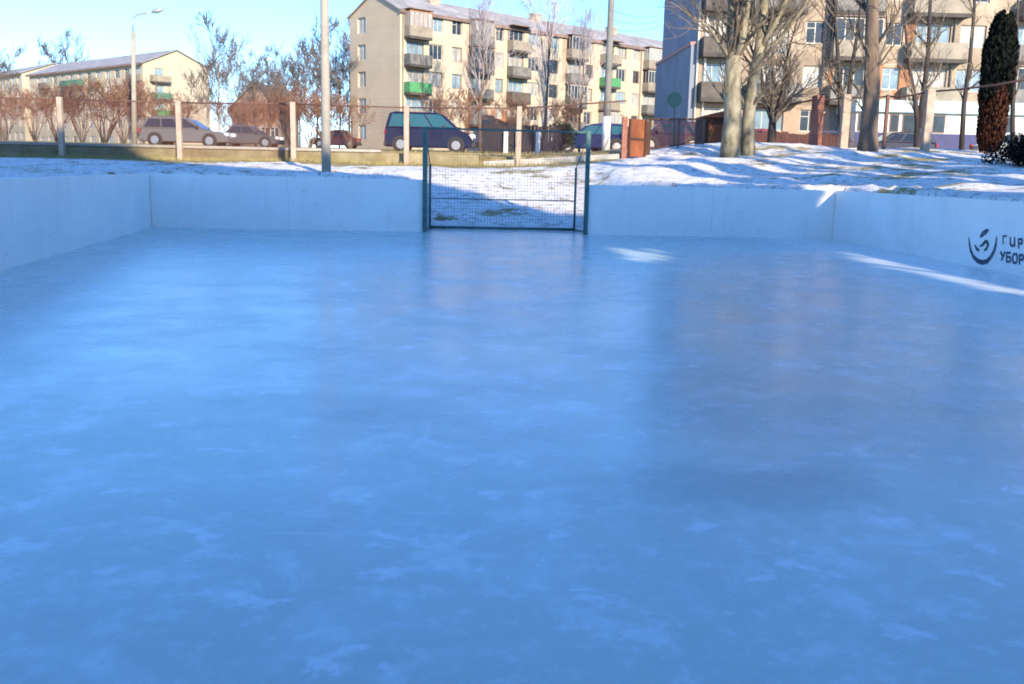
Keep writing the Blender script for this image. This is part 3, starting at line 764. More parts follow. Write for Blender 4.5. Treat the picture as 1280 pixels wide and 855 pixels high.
# ---- middle building
N0 = at(500, 190, 94.7); N0.z = 0; F0 = at(815, 190, 120.9); F0.z = 0
u = (F0 - N0).normalized(); back = Vector((-u.y, u.x, 0)); front = -back
ML, MW = 46.0, 8.5
zb0 = 2.6; ze = 15.95; zr = 17.9
mid = thing('apartment_building', 'five storey block with beige brick gable and cream balcony front behind the goal', 'apartment block', (N0.x, N0.y, zb0))
def s_mid(px):
    d = ray(px, 100); a = Vector((d.x, d.y)); # ray x line
    # EYE + t*d = N0 + s*u
    det = d.x * -u.y + u.x * d.y
    t_ = (N0.x * -u.y + u.x * N0.y) / det
    P_ = Vector((d.x * t_, d.y * t_, 0)); return (P_ - N0).dot(u)
rows = [4.65, 7.25, 9.85, 12.45, 15.05]
wins = []      # s, w, row index
bal = [519, 598, 645, 717, 759, 812]
balw = [2.6, 2.6, 2.6, 2.6, 2.6, 2.6]
wpx = [(545, 1.7, 2), (571, 1.3, 1), (624, 1.1, 1), (667, 1.7, 2), (692, 1.4, 1), (736, 1.3, 1), (776, 1.7, 2), (795, 1.2, 1)]
ops = []
for k, z in enumerate(rows):
    for px, w, kk in wpx:
        s_ = s_mid(px); ops.append((s_ - w / 2, s_ + w / 2, z - .72, z + .72, kk, False))
    for px in bal:
        s_ = s_mid(px); ops.append((s_ - 1.05, s_ + 1.05, z - (1.45 if k else .72), z + .72, 2, True))
wl = MB()
wall_grid(wl, N0, u, ML, zb0, ze, [o[:4] for o in ops if o[1] < ML], front)
wl.build('front_wall', M['cream'], mid)
gops = []
for z in rows: gops.append((1.35, 2.75, z - .75, z + .75))
gw = MB(); GO = N0 + back * MW
wall_grid(gw, GO, -back, MW, zb0, ze, gops, -u)
gw.poly([GO + Vector((0, 0, ze)), N0 + Vector((0, 0, ze)), N0 + back * (MW / 2) + Vector((0, 0, zr))])
gw.build('gable_wall', M['beige'], mid)
bw = MB(); E1 = N0 + u * ML
bw.poly([GO + Vector((0, 0, zb0)), GO + u * ML + Vector((0, 0, zb0)), GO + u * ML + Vector((0, 0, ze)), GO + Vector((0, 0, ze))])
bw.poly([E1 + Vector((0, 0, zb0)), E1 + back * MW + Vector((0, 0, zb0)), E1 + back * MW + Vector((0, 0, ze)), E1 + back * (MW / 2) + Vector((0, 0, zr)), E1 + Vector((0, 0, ze))])
bw.build('rear_wall', M['beige'], mid)
# a few red-brown brick wall strips between the balconies, as on the block
for px0, px1, z0, z1 in ((583, 613, 9.4, 14.9), (583, 613, 3.4, 6.5), (614, 634, 3.2, 7.4), (702, 712, 11, 16)):
    s0, s1 = s_mid(px0), s_mid(px1); m_ = MB()
    loc_ops = [o[:4] for o in ops]
    cut = [(max(o[0], s0) - s0, min(o[1], s1) - s0, max(o[2], z0), min(o[3], z1)) for o in loc_ops if o[0] < s1 and o[1] > s0 and o[2] < z1 and o[3] > z0]
    wall_grid(m_, N0 + u * s0 + front * .012, u, s1 - s0, z0, z1, cut, front, .01); m_.build('brick_strip', M['peach'] if q.random() < .5 else M['orange'], mid)
for s0, s1, a, b, kk, isb in ops:
    if s1 > ML: continue
    w, h = s1 - s0 - .02, b - a - .02
    put_window(mid, N0 + u * ((s0 + s1) / 2) + back * .14 + Vector((0, 0, a + .01)), u, w, h, q.choice(PANES), q.choice(['frame', 'frame', 'frame_dark']), kk)
for s0, s1, a, b in gops:
    put_window(mid, GO - back * ((s0 + s1) / 2) + u * .14 + Vector((0, 0, a + .01)), -back, s1 - s0 - .02, b - a - .02, 'curtain' if a > 8 else 'glass_blue', 'frame', 1)
styles = {(0, 4): ('panel', 'panel_wood'), (0, 3): ('panel_grey', None), (0, 2): ('panel_green', None), (0, 1): ('panel', None),
          (1, 4): ('panel_grey', 'frame_dark'), (1, 3): ('panel_dark', 'frame_dark'), (1, 2): ('panel_grey', None), (1, 1): ('panel_grey', None),
          (2, 4): ('panel', None), (3, 4): ('panel', 'frame'), (4, 3): ('panel_green', None), (4, 4): ('panel', None)}
for i, px in enumerate(bal):
    s_ = s_mid(px)
    if s_ + 1.4 > ML: continue
    for k in range(1, 5):
        st_, gl = styles.get((i, k), (q.choice(['panel', 'panel_grey', 'panel_dark', 'panel_grey']), q.choice([None, None, None, 'frame'])))
        balcony(mid, N0 + u * s_ + Vector((0, 0, rows[k] - 1.62)), u, front, 2.7, .95, .95, st_, gl, canopy=(k == 4))
ro, ridge = gable_roof(mid, N0, u, ML, back, MW, ze, zr, .25)
for px in (562, 690, 785):
    s_ = s_mid(px); c_ = N0 + u * s_ + back * 3.2
    m_ = MB(); m_.obox(c_ + Vector((0, 0, ze + .8)), u * 1.3, back * .7, (0, 0, 1.55)); m_.obox(c_ - u * .08 - back * .08 + Vector((0, 0, ze + 2.352)), u * 1.46, back * .86, (0, 0, .1)); m_.build('chimney', M['chimney'], ro)
for px in (503, 634, 800):
    s_ = s_mid(px); p = N0 + u * s_ + front * .1; m_ = MB(); m_.tube([p + Vector((0, 0, zb0)), p + Vector((0, 0, ze - .1))], .06, 8); m_.build('drainpipe', M['pipe_dark'], mid)

# ---- right building
C0 = at(863, 190, 64.0); C0.z = 0
u = Vector((1, .035, 0)).normalized(); back = Vector((-u.y, u.x, 0)); front = -back
RLn, RW_ = 44.0, 12.0; zb0 = 2.2; ze = 17.3; zr = 19.6
rb_ = thing('apartment_building', 'tan brick block with shaded slate gable behind the bare trees', 'apartment block', (C0.x, C0.y, zb0))
def s_rt(px, py=90):
    d = ray(px, py); det = d.x * -u.y + u.x * d.y
    t_ = (C0.x * -u.y + u.x * C0.y) / det; return (Vector((d.x * t_, d.y * t_, 0)) - C0).dot(u)
fl = [3.25, 6.03, 8.8, 11.6, 14.4]
ops = []
for k, f0 in enumerate(fl):
    for px, w, kk in ((1016, 1.25, 1), (1114, 1.15, 1), (1212, 1.7, 2), (1330, 1.5, 1), (1400, 1.5, 1)):
        s_ = s_rt(px); ops.append((s_ - w / 2, s_ + w / 2, f0 + .85, f0 + 2.25, kk, None))
    for px, w in ((896, 1.9), (963, 2.1), (1062, 2.1), (1162, 2.3), (1282, 2.2)):
        s_ = s_rt(px); ops.append((s_ - w / 2, s_ + w / 2, f0 + (.12 if k else .85), f0 + 2.25, 2, None))
wl = MB(); wall_grid(wl, C0, u, RLn, zb0 + .9, ze, [o[:4] for o in ops], front); wl.build('front_wall', M['tan_brick'], rb_)
m_ = MB(); m_.obox(C0 + front * .05 + Vector((0, 0, zb0 - .3)), u * RLn, back * .3, (0, 0, 1.2)); m_.build('plinth', M['plinth_w'], rb_)
# peach ground-floor wall
s1 = s_rt(1040); lo_ops = [o[:4] for o in ops if o[3] < 6 and o[1] < s1]
m_ = MB(); wall_grid(m_, C0 + front * .02, u, s1, zb0 + .902, 5.75, lo_ops, front, .02); m_.build('ground_floor_wall', M['peach'], rb_)
for px0, px1, k0 in ((1128, 1141, 2), (1128, 1141, 3), (1096, 1104, 1), (1084, 1092, 2), (1036, 1048, 2), (1036, 1048, 1), (1118, 1146, 1), (1290, 1310, 2)):
    s0, s1 = s_rt(px0), s_rt(px1); m_ = MB(); z0, z1 = fl[k0] + .2, fl[k0] + 2.4
    cut = [(max(o[0], s0) - s0, min(o[1], s1) - s0, max(o[2], z0), min(o[3], z1)) for o in ops if o[0] < s1 and o[1] > s0 and o[2] < z1 and o[3] > z0]
    wall_grid(m_, C0 + u * s0 + front * .015, u, s1 - s0, z0, z1, cut, front, .012); m_.build('brick_strip', M['orange'], rb_)
gw = MB(); GO = C0 + back * RW_
gw.poly([GO + Vector((0, 0, zb0)), C0 + Vector((0, 0, zb0)), C0 + Vector((0, 0, ze)), C0 + back * (RW_ / 2) + Vector((0, 0, zr)), GO + Vector((0, 0, ze))]); gw.build('gable_wall', M['slate_up'], rb_)
E1 = C0 + u * RLn
m_ = MB(); m_.poly([E1 + Vector((0, 0, zb0)), E1 + back * RW_ + Vector((0, 0, zb0)), E1 + back * RW_ + Vector((0, 0, ze)), E1 + back * (RW_ / 2) + Vector((0, 0, zr)), E1 + Vector((0, 0, ze))])
m_.poly([GO + Vector((0, 0, zb0)), GO + u * RLn + Vector((0, 0, zb0)), GO + u * RLn + Vector((0, 0, ze)), GO + Vector((0, 0, ze))]); m_.build('rear_wall', M['tan_brick'], rb_)
m_ = MB(); m_.obox(C0 - u * .30 + back * .02 + Vector((0, 0, zb0)), u * .297, back * (RW_ + .6), (0, 0, 9.35 - zb0)); m_.build('gable_cladding', M['slate'], rb_)
m_ = MB(); m_.obox(C0 - u * .36 + Vector((0, 0, 9.353)), u * .355, back * (RW_ + .65), (0, 0, .22)); m_.build('coping', M['coping'], rb_)
gable_roof(rb_, C0, u, RLn, back, RW_, ze, zr)
for s0, s1, a, b, kk, _ in ops:
    put_window(rb_, C0 + u * ((s0 + s1) / 2) + back * .14 + Vector((0, 0, a + .01)), u, s1 - s0 - .02, b - a - .02, q.choice(['glass', 'glass_blue', 'glass_blue', 'curtain', 'curtain']), 'frame', kk)
for i, (px, w) in enumerate(((893, 2.0), (966, 3.4), (1063, 3.1), (1163, 3.7), (1290, 3.0))):
    for k in range(1, 5):
        if i == 1 and k in (2, 4): continue
        st_ = {0: 'panel_dark', 1: 'panel_grey', 2: q.choice(['panel', 'panel_grey']), 3: 'panel', 4: 'panel_grey'}[i]
        balcony(rb_, C0 + u * s_rt(px) + Vector((0, 0, fl[k] - .14)), u, front, w, 1.0, 1.0, st_, 'frame' if (i, k) in ((2, 2), (4, 1)) else None)
for s_, mm in ((.12, 'pipe'), (.62, 'pipe'), (s_rt(1028), 'pipe_dark'), (s_rt(1188), 'pipe_dark')):
    p = C0 + u * s_ + front * .12; m_ = MB(); m_.tube([p + Vector((0, 0, 3.0)), p + Vector((0, 0, ze - .1))], .07, 8); m_.build('drainpipe', M[mm], rb_)
# shop pavilion on the ground floor
pv = C0 + u * s_rt(1046, 160) + front * 3.2; PLn = s_rt(1330, 160) - s_rt(1046, 160)
pav = thing('shop_pavilion', 'long white shop pavilion with cyan fascia and dark blue base', 'shop', (pv.x, pv.y, zb0))
zt = 5.25
m_ = MB(); m_.obox(pv + Vector((0, 0, zb0 - .2)), u * PLn, back * 3.0, (0, 0, zt - zb0 + .2)); m_.build('wall', M['pav_white'], pav)
m_ = MB(); m_.obox(pv + front * .35 - u * .2 + Vector((0, 0, zt + .003)), u * (PLn + .4), back * 3.4, (0, 0, .72)); m_.build('roof', M['pav_cyan'], pav)
m_ = MB(); m_.obox(pv + front * .06 + Vector((0, 0, zb0 - .2)), u * PLn, back * .055, (0, 0, 2.02)); m_.build('base_panel', M['pav_blue'], pav)
o0 = s_rt(1046, 160)
for px0, px1 in ((1048, 1058), (1086, 1097), (1101, 1132), (1135, 1152), (1222, 1232), (1254, 1288)):
    a, b = s_rt(px0, 160) - o0, s_rt(px1, 160) - o0
    m_ = MB(); m_.obox(pv + u * a + front * .05 + Vector((0, 0, 4.06)), u * (b - a), back * .048, (0, 0, 1.1)); w_ = m_.build('window', M['frame_dark'], pav)
    m_ = MB(); m_.obox(pv + u * (a + .06) + front * .06 + Vector((0, 0, 4.12)), u * (b - a - .12), back * .008, (0, 0, .98)); m_.build('pane', M['glass'], w_)

# ---- far left buildings
def far_block(px_c, Y, px_g, gw_, length, label, ycorner_eave, zr_add=2.0, wallm='pale_yellow', balc=None, name='apartment_building'):
    N_ = at(px_c, 190, Y); N_.z = 0
    # gable runs to the right and back, facade runs to the left and back
    gdir = Vector((gw_[0], gw_[1], 0)).normalized(); W = gw_[2]
    fdir = Vector((-gdir.y, gdir.x, 0))
    zb = H(N_.x, Y) - .3; ze_ = at(px_c, ycorner_eave, Y).z
    t = thing(name, label, 'apartment block', (N_.x, N_.y, zb))
    fn = Vector((-gdir.x, -gdir.y, 0)); gn = Vector((-fdir.x, -fdir.y, 0))
    st_ = 2.62; rows_ = [ze_ - 1.35 - st_ * i for i in range(5)]
    ops_ = []
    nb = int(length / 3.2)
    for z in rows_:
        for i in range(nb):
            s_ = 1.8 + i * 3.2; ops_.append((s_ - .8, s_ + .8, z - .72, z + .72))
    m_ = MB(); wall_grid(m_, N_ + fdir * length, -fdir, length, zb, ze_, [(length - o[1], length - o[0], o[2], o[3]) for o in ops_], fn); m_.build('front_wall', M['cream'], t)
    gops_ = [(2.0, 3.4, z - .72, z + .72) for z in rows_]
    m_ = MB(); wall_grid(m_, N_, gdir, W, zb, ze_, gops_, gn); m_.poly([N_ + Vector((0, 0, ze_)), N_ + gdir * W + Vector((0, 0, ze_)), N_ + gdir * W / 2 + Vector((0, 0, ze_ + zr_add))]); m_.build('gable_wall', M[wallm], t)
    m_ = MB(); A, B = N_ + gdir * W, N_ + fdir * length
    m_.poly([A + Vector((0, 0, zb)), A + fdir * length + Vector((0, 0, zb)), A + fdir * length + Vector((0, 0, ze_)), A + Vector((0, 0, ze_))])
    m_.poly([B + Vector((0, 0, zb)), B + gdir * W + Vector((0, 0, zb)), B + gdir * W + Vector((0, 0, ze_)), B + gdir * W / 2 + Vector((0, 0, ze_ + zr_add)), B + Vector((0, 0, ze_))]); m_.build('rear_wall', M[wallm], t)
    for o in ops_:
        put_window(t, N_ + fdir * ((o[0] + o[1]) / 2) - fn * .14 + Vector((0, 0, o[2] + .01)), -fdir, 1.58, 1.42, q.choice(PANES), 'frame', 1)
    for o in gops_:
        put_window(t, N_ + gdir * 2.7 - gn * .14 + Vector((0, 0, o[2] + .01)), gdir, 1.38, 1.42, 'glass_blue', 'frame', 1)
    for (s_, k, st2) in balc or []:
        balcony(t, N_ + fdir * s_ + Vector((0, 0, rows_[k] - 1.5)), -fdir, fn, 3.0, .9, .95, st2, None)
    # gable balconies
    for k, st2 in ((0, 'panel'), (1, 'panel_teal'), (2, 'panel_green'), (3, 'panel')):
        if balc: balcony(t, N_ + gdir * 2.7 + Vector((0, 0, rows_[k] - 1.5)), gdir, gn, 3.2, .9, .9, st2, None)
    gable_roof(t, N_, fdir, length, gdir, W, ze_, ze_ + zr_add)
    return t, N_, fdir, gdir
lbk, lN, lf, lg = far_block(183, 154, 260, (.655, .756, 11.5), 41, 'pale block with teal balconies on its gable behind the street lamp', 78, 2.4,
          balc=[(2.2, k, 'panel_grey') for k in range(4)] + [(8.6, 1, 'panel'), (15, 0, 'panel'), (21.5, 0, 'panel_teal'), (25.5, 0, 'panel_teal'), (25.5, 1, 'panel'), (34, 1, 'panel'), (34, 0, 'panel_grey')])
far_block(33, 190, 72, (.70, .71, 12), 40, 'pale block furthest down the street at the left edge', 91, 2.2)
# pink house
hy = 112.; ha = at(292, 190, hy); ha.z = 0; hb = at(352, 190, hy); hb.z = 0; zb = H(ha.x, hy) - .2; zt = at(300, 133, hy).z; zrr = at(322, 103, hy).z
hs = thing('pink_house', 'two storey pink house with a pitched roof among the bare trees', 'house', ((ha.x + hb.x) / 2, hy, zb))
W = hb.x - ha.x; hops = [(W * k - .5, W * k + .5, z, z + 1.3) for k in (.18, .42, .66, .86) for z in (zb + 1.3, zb + 4.0) if z + 1.3 < zt]
m_ = MB(); wall_grid(m_, ha, Vector((1, 0, 0)), W, zb, zt, hops, Vector((0, -1, 0))); m_.poly([ha + Vector((0, 0, zt)), hb + Vector((0, 0, zt)), (ha + hb) / 2 + Vector((0, 0, zrr))])
m_.poly([ha + Vector((0, 0, zb)), ha + Vector((0, 9, zb)), ha + Vector((0, 9, zt)), ha + Vector((0, 0, zt))]); m_.poly([hb + Vector((0, 0, zb)), hb + Vector((0, 9, zb)), hb + Vector((0, 9, zt)), hb + Vector((0, 0, zt))]); m_.build('wall', M['pink'], hs)
gable_roof(hs, ha, Vector((0, 1, 0)), 9, Vector((1, 0, 0)), W, zt, zrr, .4, 'roof_dark')
for o in hops: put_window(hs, ha + Vector(((o[0] + o[1]) / 2, .14, o[2] + .01)), Vector((1, 0, 0)), .98, 1.28, 'glass', 'frame', 1)

# ------------------------------------------------------------------ cars
def car(px, py, Y, L_, Hh, kind, paint, label, face=1, glass='carglass', yaw=0., pcol=None):
    """profile car, nose towards +x when face is 1"""
    b = at(px, py, Y); b.z = H(b.x, Y) + (.03 if 41 < Y < 49.5 else 0)
    t = thing('parked_car', label, 'car', b, 'cars parked along the street'); W = 1.75
    h = Hh; sill = .24; belt = h * .60
    P_ = mat('car_paint', paint, .22, spec=.3)
    P_.node_tree.nodes['Principled BSDF'].inputs['Coat Weight'].default_value = .15
    k = L_
    if kind == 'wagon':
        low = [(0, sill + .1), (.03 * k, belt * .98), (.62 * k, belt), (.70 * k, belt * .98), (.93 * k, belt * .83), (k, belt * .60), (k, sill + .05), (.93 * k, sill), (.06 * k, sill)]
        cab = [(.015 * k, belt - .02), (.09 * k, h * .97), (.20 * k, h), (.46 * k, h * .985), (.56 * k, h * .92), (.73 * k, belt - .03)]
    elif kind == 'van':
        low = [(0, sill + .15), (.01 * k, belt), (.72 * k, belt), (.80 * k, belt * .97), (.95 * k, belt * .80), (k, belt * .55), (k, sill + .05), (.94 * k, sill), (.06 * k, sill)]
        cab = [(.012 * k, belt - .02), (.055 * k, h * .96), (.12 * k, h), (.58 * k, h * .985), (.66 * k, h * .93), (.83 * k, belt - .03)]
    else:
        low = [(0, sill + .15), (.02 * k, belt * .92), (.16 * k, belt), (.66 * k, belt), (.72 * k, belt * .97), (.93 * k, belt * .82), (k, belt * .58), (k, sill + .05), (.94 * k, sill), (.06 * k, sill)]
        cab = [(.13 * k, belt - .02), (.27 * k, h * .98), (.36 * k, h), (.50 * k, h * .985), (.56 * k, h * .93), (.73 * k, belt - .03)]
    X = lambda a: (a - k / 2) * face
    def loft(mb, prof, w0, w1, zlo, zhi, yoff=0):
        A = []; B = []
        for a, z in prof:
            w = w0 + (w1 - w0) * max(0, min(1, (z - zlo) / (zhi - zlo)))
            A.append(Vector((X(a), -w / 2, z))); B.append(Vector((X(a), w / 2, z)))
        n_ = len(A)
        mb.faces(A + B, [tuple(range(n_)), tuple(reversed(range(n_, 2 * n_)))] + [(i, i + n_, (i + 1) % n_ + n_, (i + 1) % n_) for i in range(n_)])
    Z = Vector((0, 0, 0))
    def bld(mb, nm, mm, par=t): return mb.build(nm, mm, par, origin=Z)
    m_ = MB(); loft(m_, low, W, W - .05, sill, belt); bd = bevel(bld(m_, 'body', P_), .06, 3)
    m_ = MB(); loft(m_, cab, W - .08, W - .42, belt, h); bevel(bld(m_, 'cabin', P_), .05, 3)
    # side windows
    z0, z1 = belt + .05, h - .13
    def cabx(z, side):   # where the cabin outline is at height z
        pts = cab if side == 0 else list(reversed(cab))
        for (a, za), (b_, zb_) in zip(pts, pts[1:]):
            if min(za, zb_) <= z <= max(za, zb_) and abs(zb_ - za) > 1e-6: return a + (b_ - a) * (z - za) / (zb_ - za)
        return pts[0][0]
    r0, r1, f0, f1 = cabx(z0, 0) + .12, cabx(z1, 0) + .12, cabx(z0, 1) - .14, cabx(z1, 1) - .12
    nwin = 3 if kind != 'sedan' else 2
    def wy(z): return (W - .08 + ((W - .42) - (W - .08)) * (z - belt) / (h - belt)) / 2
    for sd in (-1, 1):
        for i in range(nwin):
            g0, g1 = i / nwin, (i + 1) / nwin; gap = .035
            a0, a1 = r0 + (f0 - r0) * g0 + gap, r0 + (f0 - r0) * g1 - gap; b0, b1 = r1 + (f1 - r1) * g0 + gap, r1 + (f1 - r1) * g1 - gap
            m_ = MB(); o = .012
            pts = [Vector((X(a0), sd * (wy(z0) + o), z0)), Vector((X(a1), sd * (wy(z0) + o), z0)), Vector((X(b1), sd * (wy(z1) + o), z1)), Vector((X(b0), sd * (wy(z1) + o), z1))]
            m_.faces(pts + [p - Vector((0, sd * .03, 0)) for p in pts], [(0, 1, 2, 3), (7, 6, 5, 4), (0, 4, 5, 1), (1, 5, 6, 2), (2, 6, 7, 3), (3, 7, 4, 0)])
            bld(m_, 'side_window', M[glass])
    for sd, nm in ((0, 'rear_window'), (1, 'windscreen')):
        za, zb_ = belt + .06, h * .92 - .02
        xa, xb = cabx(za, sd), cabx(zb_, sd); o = .02 * (1 if sd else -1)
        m_ = MB(); pts = [Vector((X(xa + o), -wy(za) + .1, za)), Vector((X(xa + o), wy(za) - .1, za)), Vector((X(xb + o), wy(zb_) - .1, zb_)), Vector((X(xb + o), -wy(zb_) + .1, zb_))]
        dx = Vector((X(k / 2 - o * 1.5) , 0, 0)); m_.faces(pts + [p + dx for p in pts], [(0, 1, 2, 3), (7, 6, 5, 4), (0, 4, 5, 1), (1, 5, 6, 2), (2, 6, 7, 3), (3, 7, 4, 0)])
        bld(m_, nm, M[glass])
    for wx in (.185 * k, .80 * k):
        for sd in (-1, 1):
            r = .33 if kind != 'van' else .37
            m_ = MB(); m_.tube([(X(wx), sd * (W / 2 - .16), r), (X(wx), sd * (W / 2 + .012), r)], r + .06, 20); ar = bld(m_, 'wheel', M['trim'])
            m_ = MB(); m_.tube([(X(wx), sd * (W / 2 - .1), r), (X(wx), sd * (W / 2 + .03), r)], r, 20); bld(m_, 'tyre', M['tyre'], ar)
            m_ = MB(); m_.tube([(X(wx), sd * (W / 2), r), (X(wx), sd * (W / 2 + .04), r)], r * .62, 14); bld(m_, 'rim', M['rim'], ar)
    for sd in (-1, 1):
        m_ = MB(); z = belt * .66
        m_.obox((X(.955 * k), sd * (W / 2 - .28) - .16, z - .02), (face * .045 * k + face * .012, 0, 0), (0, .36, 0), (0, 0, .17)); bevel(bld(m_, 'headlight', M['lamp_clear']), .02, 2)
        m_ = MB(); m_.obox((X(-.012), sd * (W / 2 - .14) - .12, belt * .72), (face * .1, 0, 0), (0, .27, 0), (0, 0, .22)); bevel(bld(m_, 'tail_light', M['lamp_red']), .02, 1)
        m_ = MB(); m_.obox((X(.66 * k), sd * (W / 2 + .08) - .08, belt + .02), (face * .1, 0, 0), (0, .16, 0), (0, 0, .13)); bevel(bld(m_, 'mirror', M['trim']), .02, 2)
    for a0, a1 in ((-.03, .10), (k - .14, k + .03)):
        m_ = MB(); m_.obox((X(a0), -W / 2 - .012, sill + .02), (face * (a1 - a0), 0, 0), (0, W + .024, 0), (0, 0, .24)); bevel(bld(m_, 'bumper', P_ if kind == 'wagon' else M['trim']), .04, 2)
    t.rotation_euler.z = yaw
    return t
car(236, 186, 51, 4.55, 1.52, 'wagon', (.13, .13, .13), 'silver grey estate car parked nose right beside the street lamp')
car(538, 188, 51, 4.6, 2.02, 'van', (.002, .006, .035), 'dark blue minivan with teal windows parked left of the goal', glass='carglass_teal')
car(313, 186, 62, 3.9, 1.42, 'sedan', (.08, .078, .08), 'small grey car parked in front of the pink house')
car(420, 187, 82, 4.0, 1.5, 'sedan', (.055, .018, .028), 'dark maroon car half hidden behind the tall concrete pole', -1)
car(737, 190, 48.5, 3.9, 1.45, 'wagon', (.006, .02, .08), 'blue hatchback seen through the right end of the goal', -1, 'carglass_teal')
car(776, 190, 50.5, 3.6, 1.5, 'wagon', (.018, .018, .09), 'navy car parked right of the whitewashed pole', 1)
car(834, 189, 47, 3.3, 1.5, 'van', (.03, .02, .045), 'dark violet van behind the mesh gate', -1)
car(960, 183, 52, 4.0, 1.4, 'sedan', (.20, .035, .035), 'dark red car behind the many stemmed tree', 1)
car(1038, 182, 52, 4.0, 1.4, 'sedan', (.04, .035, .07), 'black car beside the brick fence post', 1)
car(1115, 183, 54, 4.3, 1.45, 'wagon', (.012, .014, .035), 'midnight blue estate in front of the white pavilion', -1)
car(1272, 183, 52, 4.3, 1.5, 'sedan', (.36, .37, .38), 'grey saloon right of the dark conifer', 1)

# ------------------------------------------------------------------ bare trees
def rnd_dir(rg): 
    while True:
        v = Vector((rg.uniform(-1, 1), rg.uniform(-1, 1), rg.uniform(-1, 1)))
        if .05 < v.length < 1: return v.normalized()
def twigs(mb, p, d, L_, r, lvl, rg, kids, spread, up, rmin, shrink=.58):
    n_ = 4 if lvl >= 2 else 3
    pts = [p]; dd = d.copy()
    for i in range(n_):
        dd = (dd + rnd_dir(rg) * .22 + Vector((0, 0, up * .15))).normalized(); pts.append(pts[-1] + dd * (L_ / n_))
    rad = [max(rmin, r * (1 - .6 * i / n_)) for i in range(n_ + 1)]
    mb.tube(pts, rad, 6 if r > .05 else (4 if r > .02 else 3), cap=False)
    if lvl <= 0: return
    for i in range(kids[lvl - 1] if lvl - 1 < len(kids) else kids[-1]):
        t_ = rg.uniform(.3, 1.0); k = min(n_ - 1, int(t_ * n_)); q_ = pts[k].lerp(pts[k + 1], t_ * n_ - k)
        ax = rnd_dir(rg); nd = (pts[k + 1] - pts[k]).normalized()
        side = (ax - nd * ax.dot(nd)).normalized()
        a = spread * rg.uniform(.65, 1.3)
        nd = (nd * math.cos(a) + side * math.sin(a) + Vector((0, 0, up * .25))).normalized()
        twigs(mb, q_, nd, L_ * shrink * rg.uniform(.7, 1.2), max(rmin, rad[k] * .55), lvl - 1, rg, kids, spread, up, rmin, shrink)
def bare_tree(loc, limbs, label, trunk_m, twig_m, seed, kids=(4, 4, 4), lvl=3, tl=1.6, rmin=.005, spread=.65, up=.5, name='bare_tree', group=None, dens=4, cat='tree'):
    """limbs: list of (points, radii); the first is the trunk, the others belong to the crown"""
    t = thing(name, label, cat, loc, group); rg = random.Random(seed)
    tr = MB(); cr_ = MB()
    for i, (pts, rad, mode) in enumerate(limbs):
        (tr if mode == 't' or rad[0] > .055 else cr_).tube(pts, rad, 12 if mode == 't' else 7)
        pts = [Vector(p) for p in pts]
        for j in range(len(pts) - 1):
            if mode == 't' and j < 1: continue
            for k in range(dens):
                t_ = rg.random(); p = pts[j].lerp(pts[j + 1], t_); d = (pts[j + 1] - pts[j]).normalized(); s_ = rnd_dir(rg); s_ = (s_ - d * s_.dot(d)).normalized()
                a = spread * rg.uniform(.7, 1.3)
                twigs(cr_, p, (d * math.cos(a) + s_ * math.sin(a)).normalized(), tl * rg.uniform(.6, 1.2), min(rad[j] * .45, .05), lvl - 1, rg, kids, spread, up, rmin)
        d = (pts[-1] - pts[-2]).normalized()
        if mode != 't' or len(limbs) == 1:
            twigs(cr_, pts[-1], d, tl, rad[-1], lvl, rg, kids, spread, up, rmin)
    tr.build('trunk', trunk_m, t, fix=False); cr_.build('crown', twig_m, t, fix=False)
    return t
def PX(lst, Y): return [at(px, py, Y + dy) for px, py, dy in lst]
def ground_first(pts):
    p = pts[0]; p.z = H(p.x, p.y) - .15; return pts
Y0 = 28.
b_ = ground_first(PX([(912, 196, 0), (916, 150, 0), (915, 100, 0), (917, 70, 0)], Y0))
bare_tree(Vector((b_[0].x, Y0, b_[0].z)), [
    (b_, [.30, .25, .23, .20], 't'),
    (ground_first(PX([(934, 196, .3), (935, 150, .3), (942, 100, .3), (949, 62, .4), (955, 15, .5), (958, -60, .5)], Y0)), [.24, .18, .17, .15, .12, .08], 't'),
    (PX([(917, 75, 0), (914, 40, .1), (916, 5, .1), (908, -60, .2)], Y0), [.19, .17, .15, .09], 'c'),
    (PX([(917, 72, 0), (928, 50, -.2), (932, 10, -.3), (942, -50, -.4)], Y0), [.15, .13, .12, .07], 'c'),
    (PX([(914, 76, 0), (900, 55, -.3), (884, 32, -.6), (866, 22, -.8)], Y0), [.08, .06, .04, .02], 'c'),
    (PX([(949, 62, .4), (965, 36, .2), (982, 2, 0), (1000, -40, 0)], Y0), [.09, .08, .06, .04], 'c'),
    (PX([(946, 80, .3), (972, 52, .6), (1003, 12, .8), (1020, -20, 1)], Y0), [.07, .06, .045, .03], 'c')],
    'big forked tree with two pale trunks on the snowy bank', M['bark_pale'], M['twig_pale'], 11, kids=(3, 3, 3), lvl=3, tl=1.3, dens=5)
Y0 = 32.8
b_ = ground_first(PX([(965, 180, 0), (965, 162, 0), (966, 148, 0)], Y0))
bare_tree(Vector((b_[0].x, Y0, b_[0].z)), [(b_, [.17, .13, .12], 't'),
    (PX([(965, 152, 0), (957, 128, .1), (953, 105, .2), (948, 60, .2)], Y0), [.08, .07, .06, .03], 'c'),
    (PX([(966, 152, 0), (964, 130, -.1), (967, 108, -.1), (965, 60, 0)], Y0), [.08, .07, .06, .03], 'c'),
    (PX([(966, 152, 0), (973, 130, .1), (978, 106, .1), (984, 70, .2), (995, 30, .2)], Y0), [.09, .07, .06, .04, .02], 'c'),
    (PX([(968, 142, 0), (990, 122, -.3), (1008, 108, -.4)], Y0), [.05, .04, .02], 'c')],
    'dark many stemmed small tree right of the forked tree', M['bark_dark'], M['twig'], 12, tl=1.0, dens=6)
Y0 = 29.5
